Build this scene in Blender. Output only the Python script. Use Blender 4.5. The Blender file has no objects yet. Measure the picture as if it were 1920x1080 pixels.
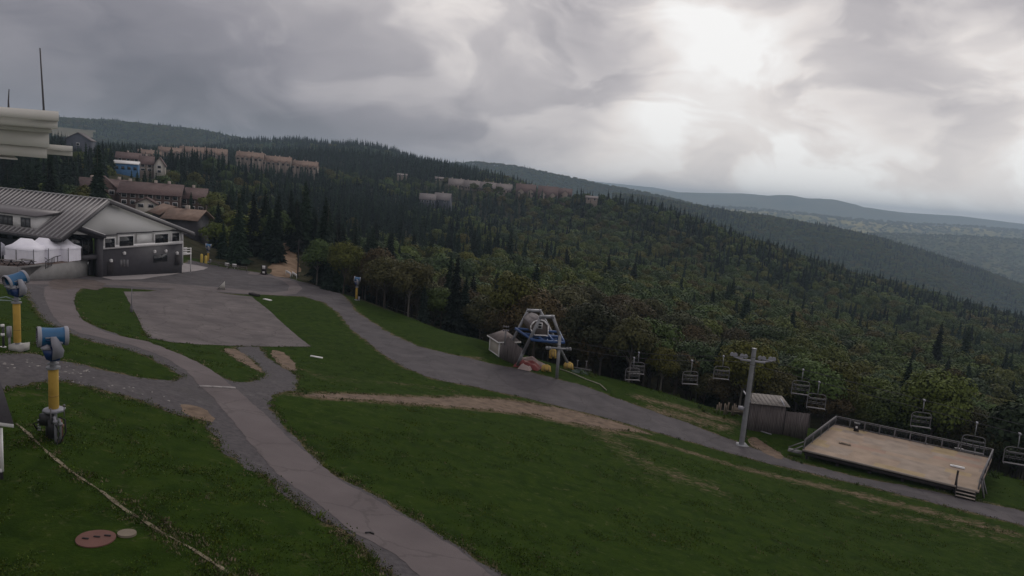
import bpy, math, random
import numpy as np
from mathutils import Vector, Matrix
R = math.radians
SC = bpy.context.scene
COL = SC.collection
rng = np.random.default_rng(7)
random.seed(7)

# ---------------------------------------------------------------- camera
F_PX, PITCH, ROLL = 1300.0, R(8.46), R(4.7)
cam_d = bpy.data.cameras.new('camera')
cam_d.sensor_width = 36.0
cam_d.lens = 36.0 * F_PX / 1920.0
cam_d.clip_start = 0.1
cam_d.clip_end = 60000.0
cam = bpy.data.objects.new('camera', cam_d)
COL.objects.link(cam)
CAMROT = (Matrix.Rotation(math.pi/2 - PITCH, 3, 'X') @ Matrix.Rotation(ROLL, 3, 'Z'))
cam.matrix_world = CAMROT.to_4x4()
SC.camera = cam
CR = np.array(CAMROT)

def ray(u, v):
    d = CR @ np.array([(u - 960.0) / F_PX, (540.0 - v) / F_PX, -1.0])
    return d / np.linalg.norm(d)
def at(u, v, Y):
    d = ray(u, v); return d * (Y / d[1])
def atz(u, v, z):
    d = ray(u, v); return d * (z / d[2])
def proj(P):
    q = np.asarray(P) @ CR            # world -> camera
    w = -q[..., 2]
    return 960 + F_PX * q[..., 0] / w, 540 - F_PX * q[..., 1] / w, w

# ---------------------------------------------------------------- view / render
SC.view_settings.view_transform = 'Standard'
SC.view_settings.look = 'None'
SC.view_settings.exposure = 0.0
SC.view_settings.gamma = 1.0
SC.cycles.use_denoising = True
SC.cycles.max_bounces = 5
SC.cycles.diffuse_bounces = 2
SC.cycles.glossy_bounces = 2
SC.cycles.transmission_bounces = 3
SC.cycles.transparent_max_bounces = 6
SC.cycles.volume_bounces = 0
SC.cycles.use_adaptive_sampling = True

# ---------------------------------------------------------------- sun + sky
SUN_D = ray(1370, 60)                 # the bright place behind the clouds
SUN_EL = math.asin(SUN_D[2]); SUN_AZ = math.atan2(SUN_D[0], SUN_D[1])
SUN_EL = R(34)
sd = bpy.data.lights.new('sun', 'SUN'); sd.energy = 0.75; sd.angle = R(14); sd.color = (1.0, .95, .88)
so = bpy.data.objects.new('sun', sd); COL.objects.link(so)
sv = Vector((math.sin(SUN_AZ)*math.cos(SUN_EL), math.cos(SUN_AZ)*math.cos(SUN_EL), math.sin(SUN_EL)))
so.rotation_euler = sv.to_track_quat('Z', 'Y').to_euler()
so.location = (0, 0, 80)

W = bpy.data.worlds.new('World'); SC.world = W; W.use_nodes = True
nt = W.node_tree; nt.nodes.clear()
def N(t, **k):
    n = nt.nodes.new(t)
    for a, b in k.items(): setattr(n, a, b)
    return n
def L(a, b): nt.links.new(a, b)
def mth(op, a, b=None, c=None):
    n = N('ShaderNodeMath', operation=op)
    for i, x in enumerate((a, b, c)):
        if x is None: continue
        if isinstance(x, (int, float)): n.inputs[i].default_value = x
        else: L(x, n.inputs[i])
    return n.outputs[0]
def vmt(op, a, b=None, s=None):
    n = N('ShaderNodeVectorMath', operation=op)
    for i, x in enumerate((a, b)):
        if x is None: continue
        if isinstance(x, (tuple, list)): n.inputs[i].default_value = x
        else: L(x, n.inputs[i])
    if s is not None: n.inputs['Scale'].default_value = s
    return n
tc = N('ShaderNodeTexCoord')
dirv = vmt('NORMALIZE', tc.outputs['Generated']).outputs[0]
sep = N('ShaderNodeSeparateXYZ'); L(dirv, sep.inputs[0])
zz = mth('ADD', mth('MAXIMUM', sep.outputs[2], -0.05), 0.24)
cmb = N('ShaderNodeCombineXYZ')
L(mth('DIVIDE', sep.outputs[0], zz), cmb.inputs[0]); L(mth('DIVIDE', sep.outputs[1], zz), cmb.inputs[1])
cpl = cmb.outputs[0]                 # flat cloud-deck coordinates
def noise(vec, scale, detail=5, rough=.55, dist=0.0):
    n = N('ShaderNodeTexNoise'); n.inputs['Scale'].default_value = scale
    n.inputs['Detail'].default_value = detail; n.inputs['Roughness'].default_value = rough
    n.inputs['Distortion'].default_value = dist
    L(vec, n.inputs['Vector']); return n
nw = noise(vmt('MULTIPLY', dirv, (1, 1, 1.8)).outputs[0], 3.0, 4, .5)
off = vmt('SUBTRACT', nw.outputs['Color'], (.5, .5, .5)).outputs[0]
off = vmt('MULTIPLY', off, (.26, .14, .17)).outputs[0]
wd = vmt('NORMALIZE', vmt('ADD', dirv, off).outputs[0]).outputs[0]
# (pixel, brightness of the cloud there, tightness)
SKY = [(40,20,.27),(150,60,.23),(300,40,.27),(450,40,.38),(620,30,.52),(740,60,.66),(830,30,.78),(920,70,.62),(1000,40,.74),(1110,110,.38),(1170,130,.36),(1080,150,.42),
 (1300,90,1.25),(1360,120,1.6),(1440,140,1.3),(1400,190,1.2),(1300,220,1.3),(1180,235,1.25),(1060,210,.55),(960,190,.48),(880,220,.34),(720,120,.36),(600,100,.30),(500,150,.20),(300,190,.15),(420,200,.155),(100,150,.19),(200,120,.18),
 (600,240,.165),(450,250,.15),(800,275,.26),(1000,290,.52),(1100,280,.72),(1180,320,.72),(1300,330,.75),(1460,310,.90),(1500,60,.55),(1400,20,.72),(1250,30,.70),(1600,20,.62),(1700,60,.50),(1590,110,.52),
 (1880,80,1.5),(1830,110,.9),(1650,150,.50),(1750,190,.52),(1800,160,.60),(1910,230,1.3),(1700,270,.46),(1620,250,.80),(1560,290,.75),(1590,243,1.2),(1860,320,.36),(1760,300,.40),(1650,320,.60),(1560,345,.90),(1700,365,1.0),(1850,385,1.1),
 (1780,345,.60),(1910,10,.26),(1530,190,.95),(300,262,.15),(0,230,.17),(620,285,.19),(1450,240,1.1),(1540,140,.60),(900,300,.36),(1910,265,1.1),(1400,345,.85),(0,90,.17)]
SKY = [(u, v, (x if x < .5 else .5 + (x-.5)*.80)*.87*(1.0 if v > 60 or u > 700 else 1.12)) for u, v, x in SKY]
SKY += [(1350,115,1.15),(1335,92,1.0),(1350,350,.95),(1450,362,1.05),(1560,360,1.2),(1650,365,1.3),(1750,378,1.4),(1850,392,1.4),(1915,400,1.4),(1250,340,.8)]
num = None; den = None
pts = [(ray(u, v), val, 520.0) for u, v, val in SKY]
for az, el, val in [(-70,12,.25),(-70,45,.36),(0,50,.55),(60,12,.8),(60,45,.65),(120,15,.62),(120,50,.6),(180,15,.55),(180,50,.55),(-120,15,.42),(-120,50,.45),(0,90,.55),(30,35,.75),(-30,36,.4),(0,34,.7)]:
    a, e = R(az), R(el)
    pts.append((np.array([math.sin(a)*math.cos(e), math.cos(a)*math.cos(e), math.sin(e)]), val, 22.0))
for d, val, k in pts:
    dt = vmt('DOT_PRODUCT', wd, tuple(float(x) for x in d)).outputs['Value']
    w = mth('EXPONENT', mth('MULTIPLY_ADD', dt, k, -k))
    if k < 100: w = mth('MULTIPLY', w, 0.02)
    num = mth('MULTIPLY', w, val) if num is None else mth('MULTIPLY_ADD', w, val, num)
    den = w if den is None else mth('ADD', den, w)
val = mth('DIVIDE', num, mth('ADD', den, 1e-6))
n2 = noise(vmt('MULTIPLY', wd, (1, 1, 2.6)).outputs[0], 3.6, 4, .5, .3)
n3 = noise(vmt('MULTIPLY', wd, (1, 1, 2.2)).outputs[0], 11.0, 4, .5, .5)
det = mth('MULTIPLY_ADD', n2.outputs['Fac'], .8, .62)
det = mth('MULTIPLY', det, mth('MULTIPLY_ADD', n3.outputs['Fac'], .42, .80))
val = mth('MULTIPLY', val, det)
n4 = noise(vmt('ADD', vmt('MULTIPLY', dirv, (1, 1, 1.9)).outputs[0], off).outputs[0], 5.2, 6, .5, .7)
mr = N('ShaderNodeMapRange', interpolation_type='SMOOTHSTEP'); L(n4.outputs['Fac'], mr.inputs['Value'])
mr.inputs['From Min'].default_value = .44; mr.inputs['From Max'].default_value = .58; mr.inputs['To Min'].default_value = .86; mr.inputs['To Max'].default_value = 1.14
val = mth('MULTIPLY', val, mr.outputs[0])      # broken lumps of cloud
ramp = N('ShaderNodeValToRGB'); cr = ramp.color_ramp
L(val, ramp.inputs[0])
stops = [(0.0,(0,0,0)),(.10,(.108,.106,.124)),(.16,(.178,.172,.196)),(.27,(.292,.276,.302)),(.5,(.545,.51,.515)),(.75,(.83,.775,.745)),(1.0,(1.0,.99,.96))]
cr.elements[0].position = 0; cr.elements[0].color = (0, 0, 0, 1)
cr.elements[1].position = 1; cr.elements[1].color = (1.0, .985, .965, 1)
for p, c in stops[1:-1]:
    e = cr.elements.new(p); e.color = (*c, 1)
sky = N('ShaderNodeTexSky', sky_type='NISHITA'); sky.sun_disc = False
sky.sun_elevation = SUN_EL; sky.sun_rotation = SUN_AZ; sky.altitude = 1400
bg1 = N('ShaderNodeBackground'); bg1.inputs[1].default_value = 0.08; L(sky.outputs[0], bg1.inputs[0])
bg2 = N('ShaderNodeBackground'); bg2.inputs[1].default_value = 1.0; L(ramp.outputs[0], bg2.inputs[0])
mx = N('ShaderNodeMixShader'); mx.inputs[0].default_value = 0.96     # thick cloud deck over the blue sky
L(bg1.outputs[0], mx.inputs[1]); L(bg2.outputs[0], mx.inputs[2])
wo = N('ShaderNodeOutputWorld'); L(mx.outputs[0], wo.inputs[0])
W.cycles.sampling_method = 'MANUAL'; W.cycles.sample_map_resolution = 512

# ---------------------------------------------------------------- materials
MATS = {}
def mat(name, col, rough=.8, var=.15, scale=3.0, bump=0.0, bscale=20.0, metal=0.0, col2=None, spec=.3, stretch=None, coords='Object'):
    if name in MATS: return MATS[name]
    m = bpy.data.materials.new(name); m.use_nodes = True; MATS[name] = m
    t = m.node_tree; ns = t.nodes; b = ns['Principled BSDF']
    b.inputs['Roughness'].default_value = rough; b.inputs['Metallic'].default_value = metal
    b.inputs['Specular IOR Level'].default_value = spec
    tcn = ns.new('ShaderNodeTexCoord'); mp = ns.new('ShaderNodeMapping')
    t.links.new(tcn.outputs[coords], mp.inputs[0])
    if stretch: mp.inputs['Scale'].default_value = stretch
    nz = ns.new('ShaderNodeTexNoise'); nz.inputs['Scale'].default_value = scale; nz.inputs['Detail'].default_value = 5
    t.links.new(mp.outputs[0], nz.inputs['Vector'])
    rp = ns.new('ShaderNodeValToRGB'); rp.color_ramp.elements[0].position = .3; rp.color_ramp.elements[1].position = .7
    c2 = col2 or tuple(min(1, c * (1 + var)) for c in col); c1 = tuple(c * (1 - var) for c in col)
    rp.color_ramp.elements[0].color = (*c1, 1); rp.color_ramp.elements[1].color = (*c2, 1)
    t.links.new(nz.outputs['Fac'], rp.inputs[0]); t.links.new(rp.outputs[0], b.inputs['Base Color'])
    if bump:
        n2_ = ns.new('ShaderNodeTexNoise'); n2_.inputs['Scale'].default_value = bscale; n2_.inputs['Detail'].default_value = 4
        t.links.new(mp.outputs[0], n2_.inputs['Vector'])
        bp = ns.new('ShaderNodeBump'); bp.inputs['Strength'].default_value = bump; bp.inputs['Distance'].default_value = .05
        t.links.new(n2_.outputs['Fac'], bp.inputs['Height']); t.links.new(bp.outputs[0], b.inputs['Normal'])
    return m

# ---------------------------------------------------------------- object helpers
def tag(o, label=None, cat=None, group=None, kind=None):
    if label: o['label'] = label
    if cat: o['category'] = cat
    if group: o['group'] = group
    if kind: o['kind'] = kind
    return o
def empty(name, loc, label, cat, group=None):
    o = bpy.data.objects.new(name, None); COL.objects.link(o)
    o.location = tuple(float(x) for x in loc); o.empty_display_size = .5
    return tag(o, label, cat, group)
def np_mesh(name, V, Fq, mats, mi=None, smooth=False):
    me = bpy.data.meshes.new(name)
    V = np.asarray(V, dtype=np.float32); n = len(V)
    me.vertices.add(n); me.vertices.foreach_set('co', V.ravel())
    if isinstance(Fq, np.ndarray):
        k = Fq.shape[1]; nf = len(Fq)
        me.loops.add(nf * k); me.loops.foreach_set('vertex_index', Fq.astype(np.int32).ravel())
        me.polygons.add(nf); me.polygons.foreach_set('loop_start', np.arange(0, nf * k, k, dtype=np.int32))
    else:
        ls = np.cumsum([0] + [len(f) for f in Fq])[:-1]; idx = [i for f in Fq for i in f]
        me.loops.add(len(idx)); me.loops.foreach_set('vertex_index', np.array(idx, dtype=np.int32))
        me.polygons.add(len(Fq)); me.polygons.foreach_set('loop_start', ls.astype(np.int32))
        nf = len(Fq)
    for m in (mats if isinstance(mats, (list, tuple)) else [mats]): me.materials.append(m)
    if mi is not None: me.polygons.foreach_set('material_index', np.asarray(mi, dtype=np.int32))
    if smooth: me.polygons.foreach_set('use_smooth', np.ones(nf, dtype=bool))
    me.update(calc_edges=True); me.validate()
    return me
class MB:
    """collects shapes, builds ONE mesh object"""
    def __init__(s): s.v = []; s.f = []; s.m = []; s.cm = 0
    def add(s, vs, fs):
        b = len(s.v); s.v += [tuple(float(c) for c in p) for p in vs]; s.f += [tuple(b + i for i in f) for f in fs]; s.m += [s.cm] * len(fs); return s
    def box(s, c, size, ax=None):
        """centre, full size, optional 3 axis vectors"""
        c = np.array(c, float); a = np.eye(3) if ax is None else np.array(ax, float)
        h = np.array(size, float) / 2
        vs = [c + a[0]*h[0]*i + a[1]*h[1]*j + a[2]*h[2]*k for i in (-1, 1) for j in (-1, 1) for k in (-1, 1)]
        return s.add(vs, [(0,1,3,2),(4,6,7,5),(0,4,5,1),(2,3,7,6),(0,2,6,4),(1,5,7,3)])
    def bar(s, p, q, w, h=None, up=(0, 0, 1)):
        """rectangular beam from p to q"""
        p = np.array(p, float); q = np.array(q, float); h = h or w
        d = q - p; ln = np.linalg.norm(d); d = d / ln; u = np.array(up, float)
        if abs(d @ u) > .98: u = np.array([0, 1, 0.])
        x = np.cross(d, u); x /= np.linalg.norm(x); u = np.cross(x, d)
        return s.box((p + q) / 2, (ln, w, h), (d, x, u))
    def tube(s, path, rad, n=8, caps=True):
        P = [np.array(p, float) for p in path]; rad = rad if isinstance(rad, (list, tuple)) else [rad] * len(P)
        vs = []; px = None
        for i, p in enumerate(P):
            d = (P[min(i+1, len(P)-1)] - P[max(i-1, 0)]); d /= np.linalg.norm(d) + 1e-9
            if px is None: px = np.cross(d, (0, 0, 1.) if abs(d[2]) < .95 else (0, 1., 0))
            x = px - d * (px @ d); x /= np.linalg.norm(x); y = np.cross(d, x); px = x
            for k in range(n):
                a = 2 * math.pi * k / n; vs.append(p + rad[i] * (math.cos(a) * x + math.sin(a) * y))
        fs = [(i*n+k, i*n+(k+1) % n, (i+1)*n+(k+1) % n, (i+1)*n+k) for i in range(len(P)-1) for k in range(n)]
        if caps: fs += [tuple(reversed(range(n))), tuple((len(P)-1)*n + k for k in range(n))]
        return s.add(vs, fs)
    def lathe(s, c, axis, prof, n=20, closed=False):
        """prof = [(t along axis, radius)]"""
        c = np.array(c, float); d = np.array(axis, float); d /= np.linalg.norm(d)
        x = np.cross(d, (0, 0, 1.) if abs(d[2]) < .9 else (0, 1., 0)); x /= np.linalg.norm(x); y = np.cross(d, x)
        vs = [c + d*t + r*(math.cos(2*math.pi*k/n)*x + math.sin(2*math.pi*k/n)*y) for t, r in prof for k in range(n)]
        m = len(prof)
        fs = [(i*n+k, i*n+(k+1) % n, ((i+1) % m)*n+(k+1) % n, ((i+1) % m)*n+k) for i in range(m if closed else m-1) for k in range(n)]
        if not closed: fs += [tuple(reversed(range(n))), tuple((m-1)*n + k for k in range(n))]
        return s.add(vs, fs)
    def prism(s, poly, vec):
        """extrude the 3-D polygon by vec"""
        n = len(poly); P = [np.array(p, float) for p in poly]; v = np.array(vec, float)
        return s.add(P + [p + v for p in P], [tuple(range(n)), tuple(reversed(range(n, 2*n)))] + [(i, i+n, (i+1) % n + n, (i+1) % n) for i in range(n)])
    def build(s, name, m, parent=None, smooth=False, loc=None):
        off_ = np.zeros(3)
        if parent is not None:
            off_ = np.array(parent.location)
            pp = parent.parent
            while pp is not None: off_ = off_ + np.array(pp.location); pp = pp.parent
        elif loc is not None: off_ = np.array([float(x) for x in loc])
        me = np_mesh(name, np.array(s.v) - off_, s.f, m, s.m)
        import bmesh
        bm = bmesh.new(); bm.from_mesh(me); bmesh.ops.recalc_face_normals(bm, faces=bm.faces); bm.to_mesh(me); bm.free()
        if smooth:
            me.polygons.foreach_set('use_smooth', np.ones(len(me.polygons), dtype=bool))
            try: me.set_sharp_from_angle(angle=R(40))
            except Exception: pass
        o = bpy.data.objects.new(name, me); COL.objects.link(o)
        if parent is not None: o.parent = parent
        elif loc is not None: o.location = tuple(off_)
        return o
def copy_tree(o, parent=None):
    c = o.copy(); COL.objects.link(c); c.parent = parent
    for ch in list(o.children): copy_tree(ch, c)
    return c

# ---------------------------------------------------------------- value noise (numpy)
_perm = rng.random((256, 256))
def vnoise(x, y, s=1.0):
    x = np.asarray(x, float) / s + 1000.3; y = np.asarray(y, float) / s + 1000.7
    xi = np.floor(x).astype(int); yi = np.floor(y).astype(int); fx = x - xi; fy = y - yi
    fx = fx*fx*(3-2*fx); fy = fy*fy*(3-2*fy)
    a = _perm[xi & 255, yi & 255]; b = _perm[(xi+1) & 255, yi & 255]; c = _perm[xi & 255, (yi+1) & 255]; d = _perm[(xi+1) & 255, (yi+1) & 255]
    return (a*(1-fx)+b*fx)*(1-fy) + (c*(1-fx)+d*fx)*fy - .5
def fbm(x, y, s, o=4):
    return sum(vnoise(x + 17*i, y - 31*i, s / 2**i) * .5**i for i in range(o))
# ---------------------------------------------------------------- terrain height (one smooth surface through surveyed points)
GP = []
for u, v, z in [(0,1080,-13.5),(200,1010,-13.5),(450,1080,-14.0),(100,825,-13.7),(0,700,-13.2),(35,657,-13.3),(130,640,-14.5),(0,600,-14.6),
  (300,650,-16.8),(400,725,-16.4),(250,760,-14.9),(600,900,-16.0),(850,1080,-15.6),(1150,1080,-17.8),(1450,1080,-20.3),(1750,1080,-22.5),(1920,1080,-23.5),
  (1000,900,-19.3),(750,760,-19.3),(560,700,-19.5),(290,640,-18.2),(580,650,-21.2),(240,550,-20.5),(470,555,-22.4),(100,530,-19.6),(190,520,-20.6),
  (345,497,-21.8),(0,515,-19.0),(480,530,-22.6),(600,555,-23.0),(700,620,-23.0),(900,690,-23.0),(1100,740,-23.8),(1250,790,-25.2),(1390,833,-26.6),
  (1500,860,-26.6),(1700,920,-26.4),(1900,975,-26.2),(1250,850,-22.9),(1500,950,-24.2),(1700,1000,-24.6),(850,720,-22.3),(1000,780,-22.6),(450,640,-20.6),(360,580,-20.6)]:
    GP.append(tuple(atz(u, v, z)))
EDGE = [(395,495,-22.6),(480,512,-23.2),(560,528,-23.5),(640,550,-23.6),(760,592,-23.9),(915,640,-24.2),(1010,672,-24.3),(1080,692,-24.6),(1200,724,-25.3),
        (1290,752,-26.2),(1380,777,-27.0),(1530,803,-27.6),(1700,850,-28.2),(1880,893,-28.6),(1960,915,-28.8)]
EDGEP = [atz(*e) for e in EDGE]
for i, p in enumerate(EDGEP):
    GP.append(tuple(p))
    hd = np.array([p[0], p[1], 0]); hd /= np.linalg.norm(hd)
    k = 0 if i < 3 else (.6 if i < 5 else 1.0)
    q = p + hd*9; GP.append((q[0], q[1], p[2] - 3.2*k))
    q = p + hd*28; GP.append((q[0], q[1], p[2] - 9.0*k))
TREE_H = 11.0
for u, v, Y in [(1000,555,135),(1000,500,210),(1000,450,350),(1000,405,540),(1000,368,690),(1000,345,860),(1150,560,150),(1150,470,330),(1150,420,500),(1150,385,700),
  (1300,600,150),(1300,540,240),(1300,475,420),(1300,418,690),(1500,680,130),(1500,600,210),(1500,540,380),(1500,492,650),(1700,720,125),(1700,640,210),(1700,585,370),(1700,535,640),
  (1900,800,110),(1900,720,160),(1900,650,260),(1900,600,480),(2050,700,180),(2050,630,560),
  (700,500,180),(700,440,290),(700,370,480),(700,325,650),(700,296,860),(850,530,160),(850,450,300),(850,385,480),(850,345,640),(850,312,860),
  (520,440,210),(520,370,340),(520,330,480),(520,300,640),(520,278,860),(420,420,190),(400,350,320),(400,310,480),(400,285,640),(380,272,800),
  (250,375,235),(250,330,340),(250,300,450),(250,283,600),(120,345,210),(100,290,330),(100,262,520),(-60,340,180),(-100,290,300),(-100,262,520),(250,272,900),(100,255,900)]:
    p = at(u, v, Y); GP.append((p[0], p[1], p[2] - TREE_H))
for u, v, Y in [(505,462,186),(530,458,186),(560,464,184),(530,485,167)]:
    GP.append(tuple(at(u, v, Y)))
for u, v, Y in [(280,303,560),(400,305,590),(470,309,545),(520,320,550),(570,322,560),(860,354,650),(920,362,650),(985,368,640),(1025,377,630),(1060,374,640),(815,385,520),(240,329,330),(280,324,350),
  (190,385,238),(290,390,232),(365,400,244),(150,291,420),(1109,379,600),(330,420,180),(755,335,700),(822,342,690)]:
    p = at(u, v, Y); GP.append((p[0], p[1], p[2] - 1.5))
for u, Y, z in [(-200,1300,-10),(200,1300,-15),(500,1250,-10),(800,1250,-50),(1000,1150,-80),(1150,950,-110),(1300,900,-125),(1500,850,-140),(1700,850,-150),(1900,850,-150),(2200,800,-150),
   (-400,1900,0),(300,1900,-30),(800,1900,-90),(1300,1700,-190),(1900,1500,-220),(2300,1200,-200)]:
    d = ray(u, 300); GP.append((d[0]/d[1]*Y, Y, z))
for x, y, z in [(-40,10,-13.2),(0,5,-14.5),(40,8,-18),(-60,35,-11),(-80,70,-13.5),(-110,100,-15.5),(-150,60,-10),(80,20,-24),(110,60,-31),(160,120,-45),(-200,130,-14),(0,-40,-10),(120,-40,-20),(-120,-40,-6)]:
    GP.append((x, y, z))
GP = np.array(GP)
def _phi(r2): return .5 * r2 * np.log(r2 + 1e-9)
_S = 100.0
_XY = GP[:, :2] / _S
_n = len(GP)
_K = _phi(((_XY[:, None] - _XY[None])**2).sum(-1)) + np.eye(_n) * 2e-4
_Pm = np.hstack([np.ones((_n, 1)), _XY])
_A = np.block([[_K, _Pm], [_Pm.T, np.zeros((3, 3))]])
_w = np.linalg.solve(_A, np.concatenate([GP[:, 2], np.zeros(3)]))
def tps(x, y):
    x = np.asarray(x, float); y = np.asarray(y, float); sh = x.shape
    q = np.stack([x.ravel(), y.ravel()], 1) / _S; out = np.empty(len(q))
    for i in range(0, len(q), 20000):
        b = q[i:i+20000]
        out[i:i+20000] = _phi(((b[:, None] - _XY[None])**2).sum(-1)) @ _w[:_n] + _w[_n] + b @ _w[_n+1:]
    return out.reshape(sh)
def axis(lo, hi, step, far0, far1):
    a = list(np.arange(lo, hi + 1e-6, step)); s = step; x = lo
    left = []
    while x > far0: s *= 1.12; s = min(s, 22); x -= s; left.append(x)
    s = step; x = a[-1]
    while x < far1: s *= 1.12; s = min(s, 22); x += s; a.append(x)
    return np.array(left[::-1] + a)
FX0, FX1, FY0, FY1, FS = -115.0, 70.0, 14.0, 205.0, 0.5
GX = axis(FX0, FX1, FS, -1500, 1700); GY = axis(FY0, FY1, FS, -60, 1900)
MX, MY = np.meshgrid(GX, GY, indexing='ij')
# coarse evaluation of the spline, then bilinear, is smooth enough and quick
cx = axis(FX0, FX1, 3.0, -1500, 1700); cy = axis(FY0, FY1, 3.0, -60, 1900)
CX, CY = np.meshgrid(cx, cy, indexing='ij'); CZ = tps(CX, CY)
def _bic(x, y):
    i = np.clip(np.searchsorted(cx, x) - 1, 0, len(cx)-2); j = np.clip(np.searchsorted(cy, y) - 1, 0, len(cy)-2)
    fx = (x - cx[i]) / (cx[i+1]-cx[i]); fy = (y - cy[j]) / (cy[j+1]-cy[j])
    return (CZ[i,j]*(1-fx)+CZ[i+1,j]*fx)*(1-fy) + (CZ[i,j+1]*(1-fx)+CZ[i+1,j+1]*fx)*fy
GZ = _bic(np.clip(MX, cx[0], cx[-1]), np.clip(MY, cy[0], cy[-1]))
GZ = GZ + fbm(MX, MY, 9.0, 3) * .22 + vnoise(MX, MY, 1.3) * .05
_far = np.clip((np.hypot(MX, MY) - 180) / 200, 0, 1)
GZ = GZ + fbm(MX, MY, 160.0, 3) * 12 * _far
def gz(x, y):
    x = np.clip(np.asarray(x, float), GX[0], GX[-1]); y = np.clip(np.asarray(y, float), GY[0], GY[-1])
    i = np.clip(np.searchsorted(GX, x, 'right') - 1, 0, len(GX)-2); j = np.clip(np.searchsorted(GY, y, 'right') - 1, 0, len(GY)-2)
    fx = (x - GX[i]) / (GX[i+1]-GX[i]); fy = (y - GY[j]) / (GY[j+1]-GY[j])
    z00, z10, z01, z11 = GZ[i,j], GZ[i+1,j], GZ[i,j+1], GZ[i+1,j+1]
    return np.where(fx > fy, z00 + fx*(z10-z00) + fy*(z11-z10), z00 + fy*(z01-z00) + fx*(z11-z01))
_ts = np.concatenate([np.arange(8, 260, .5), np.arange(260, 3000, 4)])
def hit(u, v):
    d = ray(u, v); P = d[None] * _ts[:, None]; b = P[:, 2] - gz(P[:, 0], P[:, 1])
    k = np.argmax(b < 0)
    if b[k] >= 0: k = len(_ts) - 1
    lo, hi = _ts[max(k-1, 0)], _ts[k]
    for _ in range(18):
        m = (lo + hi) / 2; p = d * m
        if p[2] < gz(p[0], p[1]): hi = m
        else: lo = m
    return d * hi
def onground(p, dz=0.0): return np.array([p[0], p[1], float(gz(p[0], p[1])) + dz])

# ---------------------------------------------------------------- 2-D signed distance
def sdf(poly, x, y):
    P = np.array(poly)[:, :2]; n = len(P); d = np.full(x.shape, 1e9); ins = np.zeros(x.shape, bool)
    for i in range(n):
        a, b = P[i], P[(i+1) % n]; e = b - a; wx = x - a[0]; wy = y - a[1]
        t = np.clip((wx*e[0] + wy*e[1]) / (e @ e + 1e-12), 0, 1)
        d = np.minimum(d, (wx - e[0]*t)**2 + (wy - e[1]*t)**2)
        c = ((a[1] > y) != (b[1] > y)) & (x < (b[0]-a[0]) * (y-a[1]) / (b[1]-a[1] + 1e-12) + a[0]); ins ^= c
    d = np.sqrt(d); return np.where(ins, -d, d)
def smooth_poly(P, k=2):
    P = np.array(P)
    for _ in range(k):
        Q = np.empty((len(P)*2, P.shape[1])); nx = np.roll(P, -1, 0)
        Q[0::2] = .75*P + .25*nx; Q[1::2] = .25*P + .75*nx; P = Q
    return P
def gpoly(px, k=0):
    P = np.array([hit(u, v)[:2] for u, v in px]); return smooth_poly(P, k) if k else P
def line_d(P, x, y):
    d = np.full(x.shape, 1e9)
    for a, b in zip(P[:-1], P[1:]):
        e = b - a; t = np.clip(((x-a[0])*e[0] + (y-a[1])*e[1]) / (e @ e + 1e-12), 0, 1)
        d = np.minimum(d, np.hypot(x - a[0] - e[0]*t, y - a[1] - e[1]*t))
    return d
SHEETS = {}
def sheet(name, poly, m, lift, amp=.15, ns=1.2, res=.25, kind='structure', attr=False):
    P = np.array(poly)[:, :2]; lo = P.min(0) - 1; hi = P.max(0) + 1
    lo = np.maximum(lo, (FX0 + .5, FY0 + .5)); hi = np.minimum(hi, (FX1 - .5, FY1 - .5))
    x = FX0 + np.arange(int((lo[0]-FX0)/res), int((hi[0]-FX0)/res) + 2) * res
    y = FY0 + np.arange(int((lo[1]-FY0)/res), int((hi[1]-FY0)/res) + 2) * res
    X, Y = np.meshgrid(x, y, indexing='ij')
    S = sdf(P, X, Y) + fbm(X, Y, ns, 3) * amp * 2
    Z = gz(X, Y) + lift; nx, ny = X.shape
    V = np.stack([X, Y, Z], -1).reshape(-1, 3); s = S.ravel()
    idx = np.arange(nx*ny).reshape(nx, ny)
    a, b, c, d = idx[:-1, :-1].ravel(), idx[1:, :-1].ravel(), idx[1:, 1:].ravel(), idx[:-1, 1:].ravel()
    T = np.concatenate([np.stack([a, b, c], 1), np.stack([a, c, d], 1)])
    ns_ = (s[T] < 0).sum(1); full = T[ns_ == 3]; part = T[(ns_ > 0) & (ns_ < 3)]
    newv = []; cache = {}; base = len(V); faces = []
    def cut(i, j):
        k = (min(i, j), max(i, j))
        if k not in cache:
            t = s[i] / (s[i] - s[j]); cache[k] = base + len(newv); newv.append(V[i] + (V[j]-V[i]) * t)
        return cache[k]
    for t in part:
        o = []
        for q in range(3):
            i, j = int(t[q]), int(t[(q+1) % 3])
            if s[i] < 0: o.append(i)
            if (s[i] < 0) != (s[j] < 0): o.append(cut(i, j))
        for q in range(1, len(o) - 1): faces.append((o[0], o[q], o[q+1]))
    T2 = np.array(list(map(tuple, full)) + faces, dtype=np.int64)
    V2 = np.vstack([V] + ([np.array(newv)] if newv else []))
    used = np.unique(T2); remap = np.full(len(V2), -1); remap[used] = np.arange(len(used))
    me = np_mesh(name, V2[used], remap[T2], m, smooth=True)
    o = bpy.data.objects.new(name, me); COL.objects.link(o); o['kind'] = kind
    SHEETS[name + (str(len(SHEETS)) if name in SHEETS else '')] = P
    return o
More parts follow.
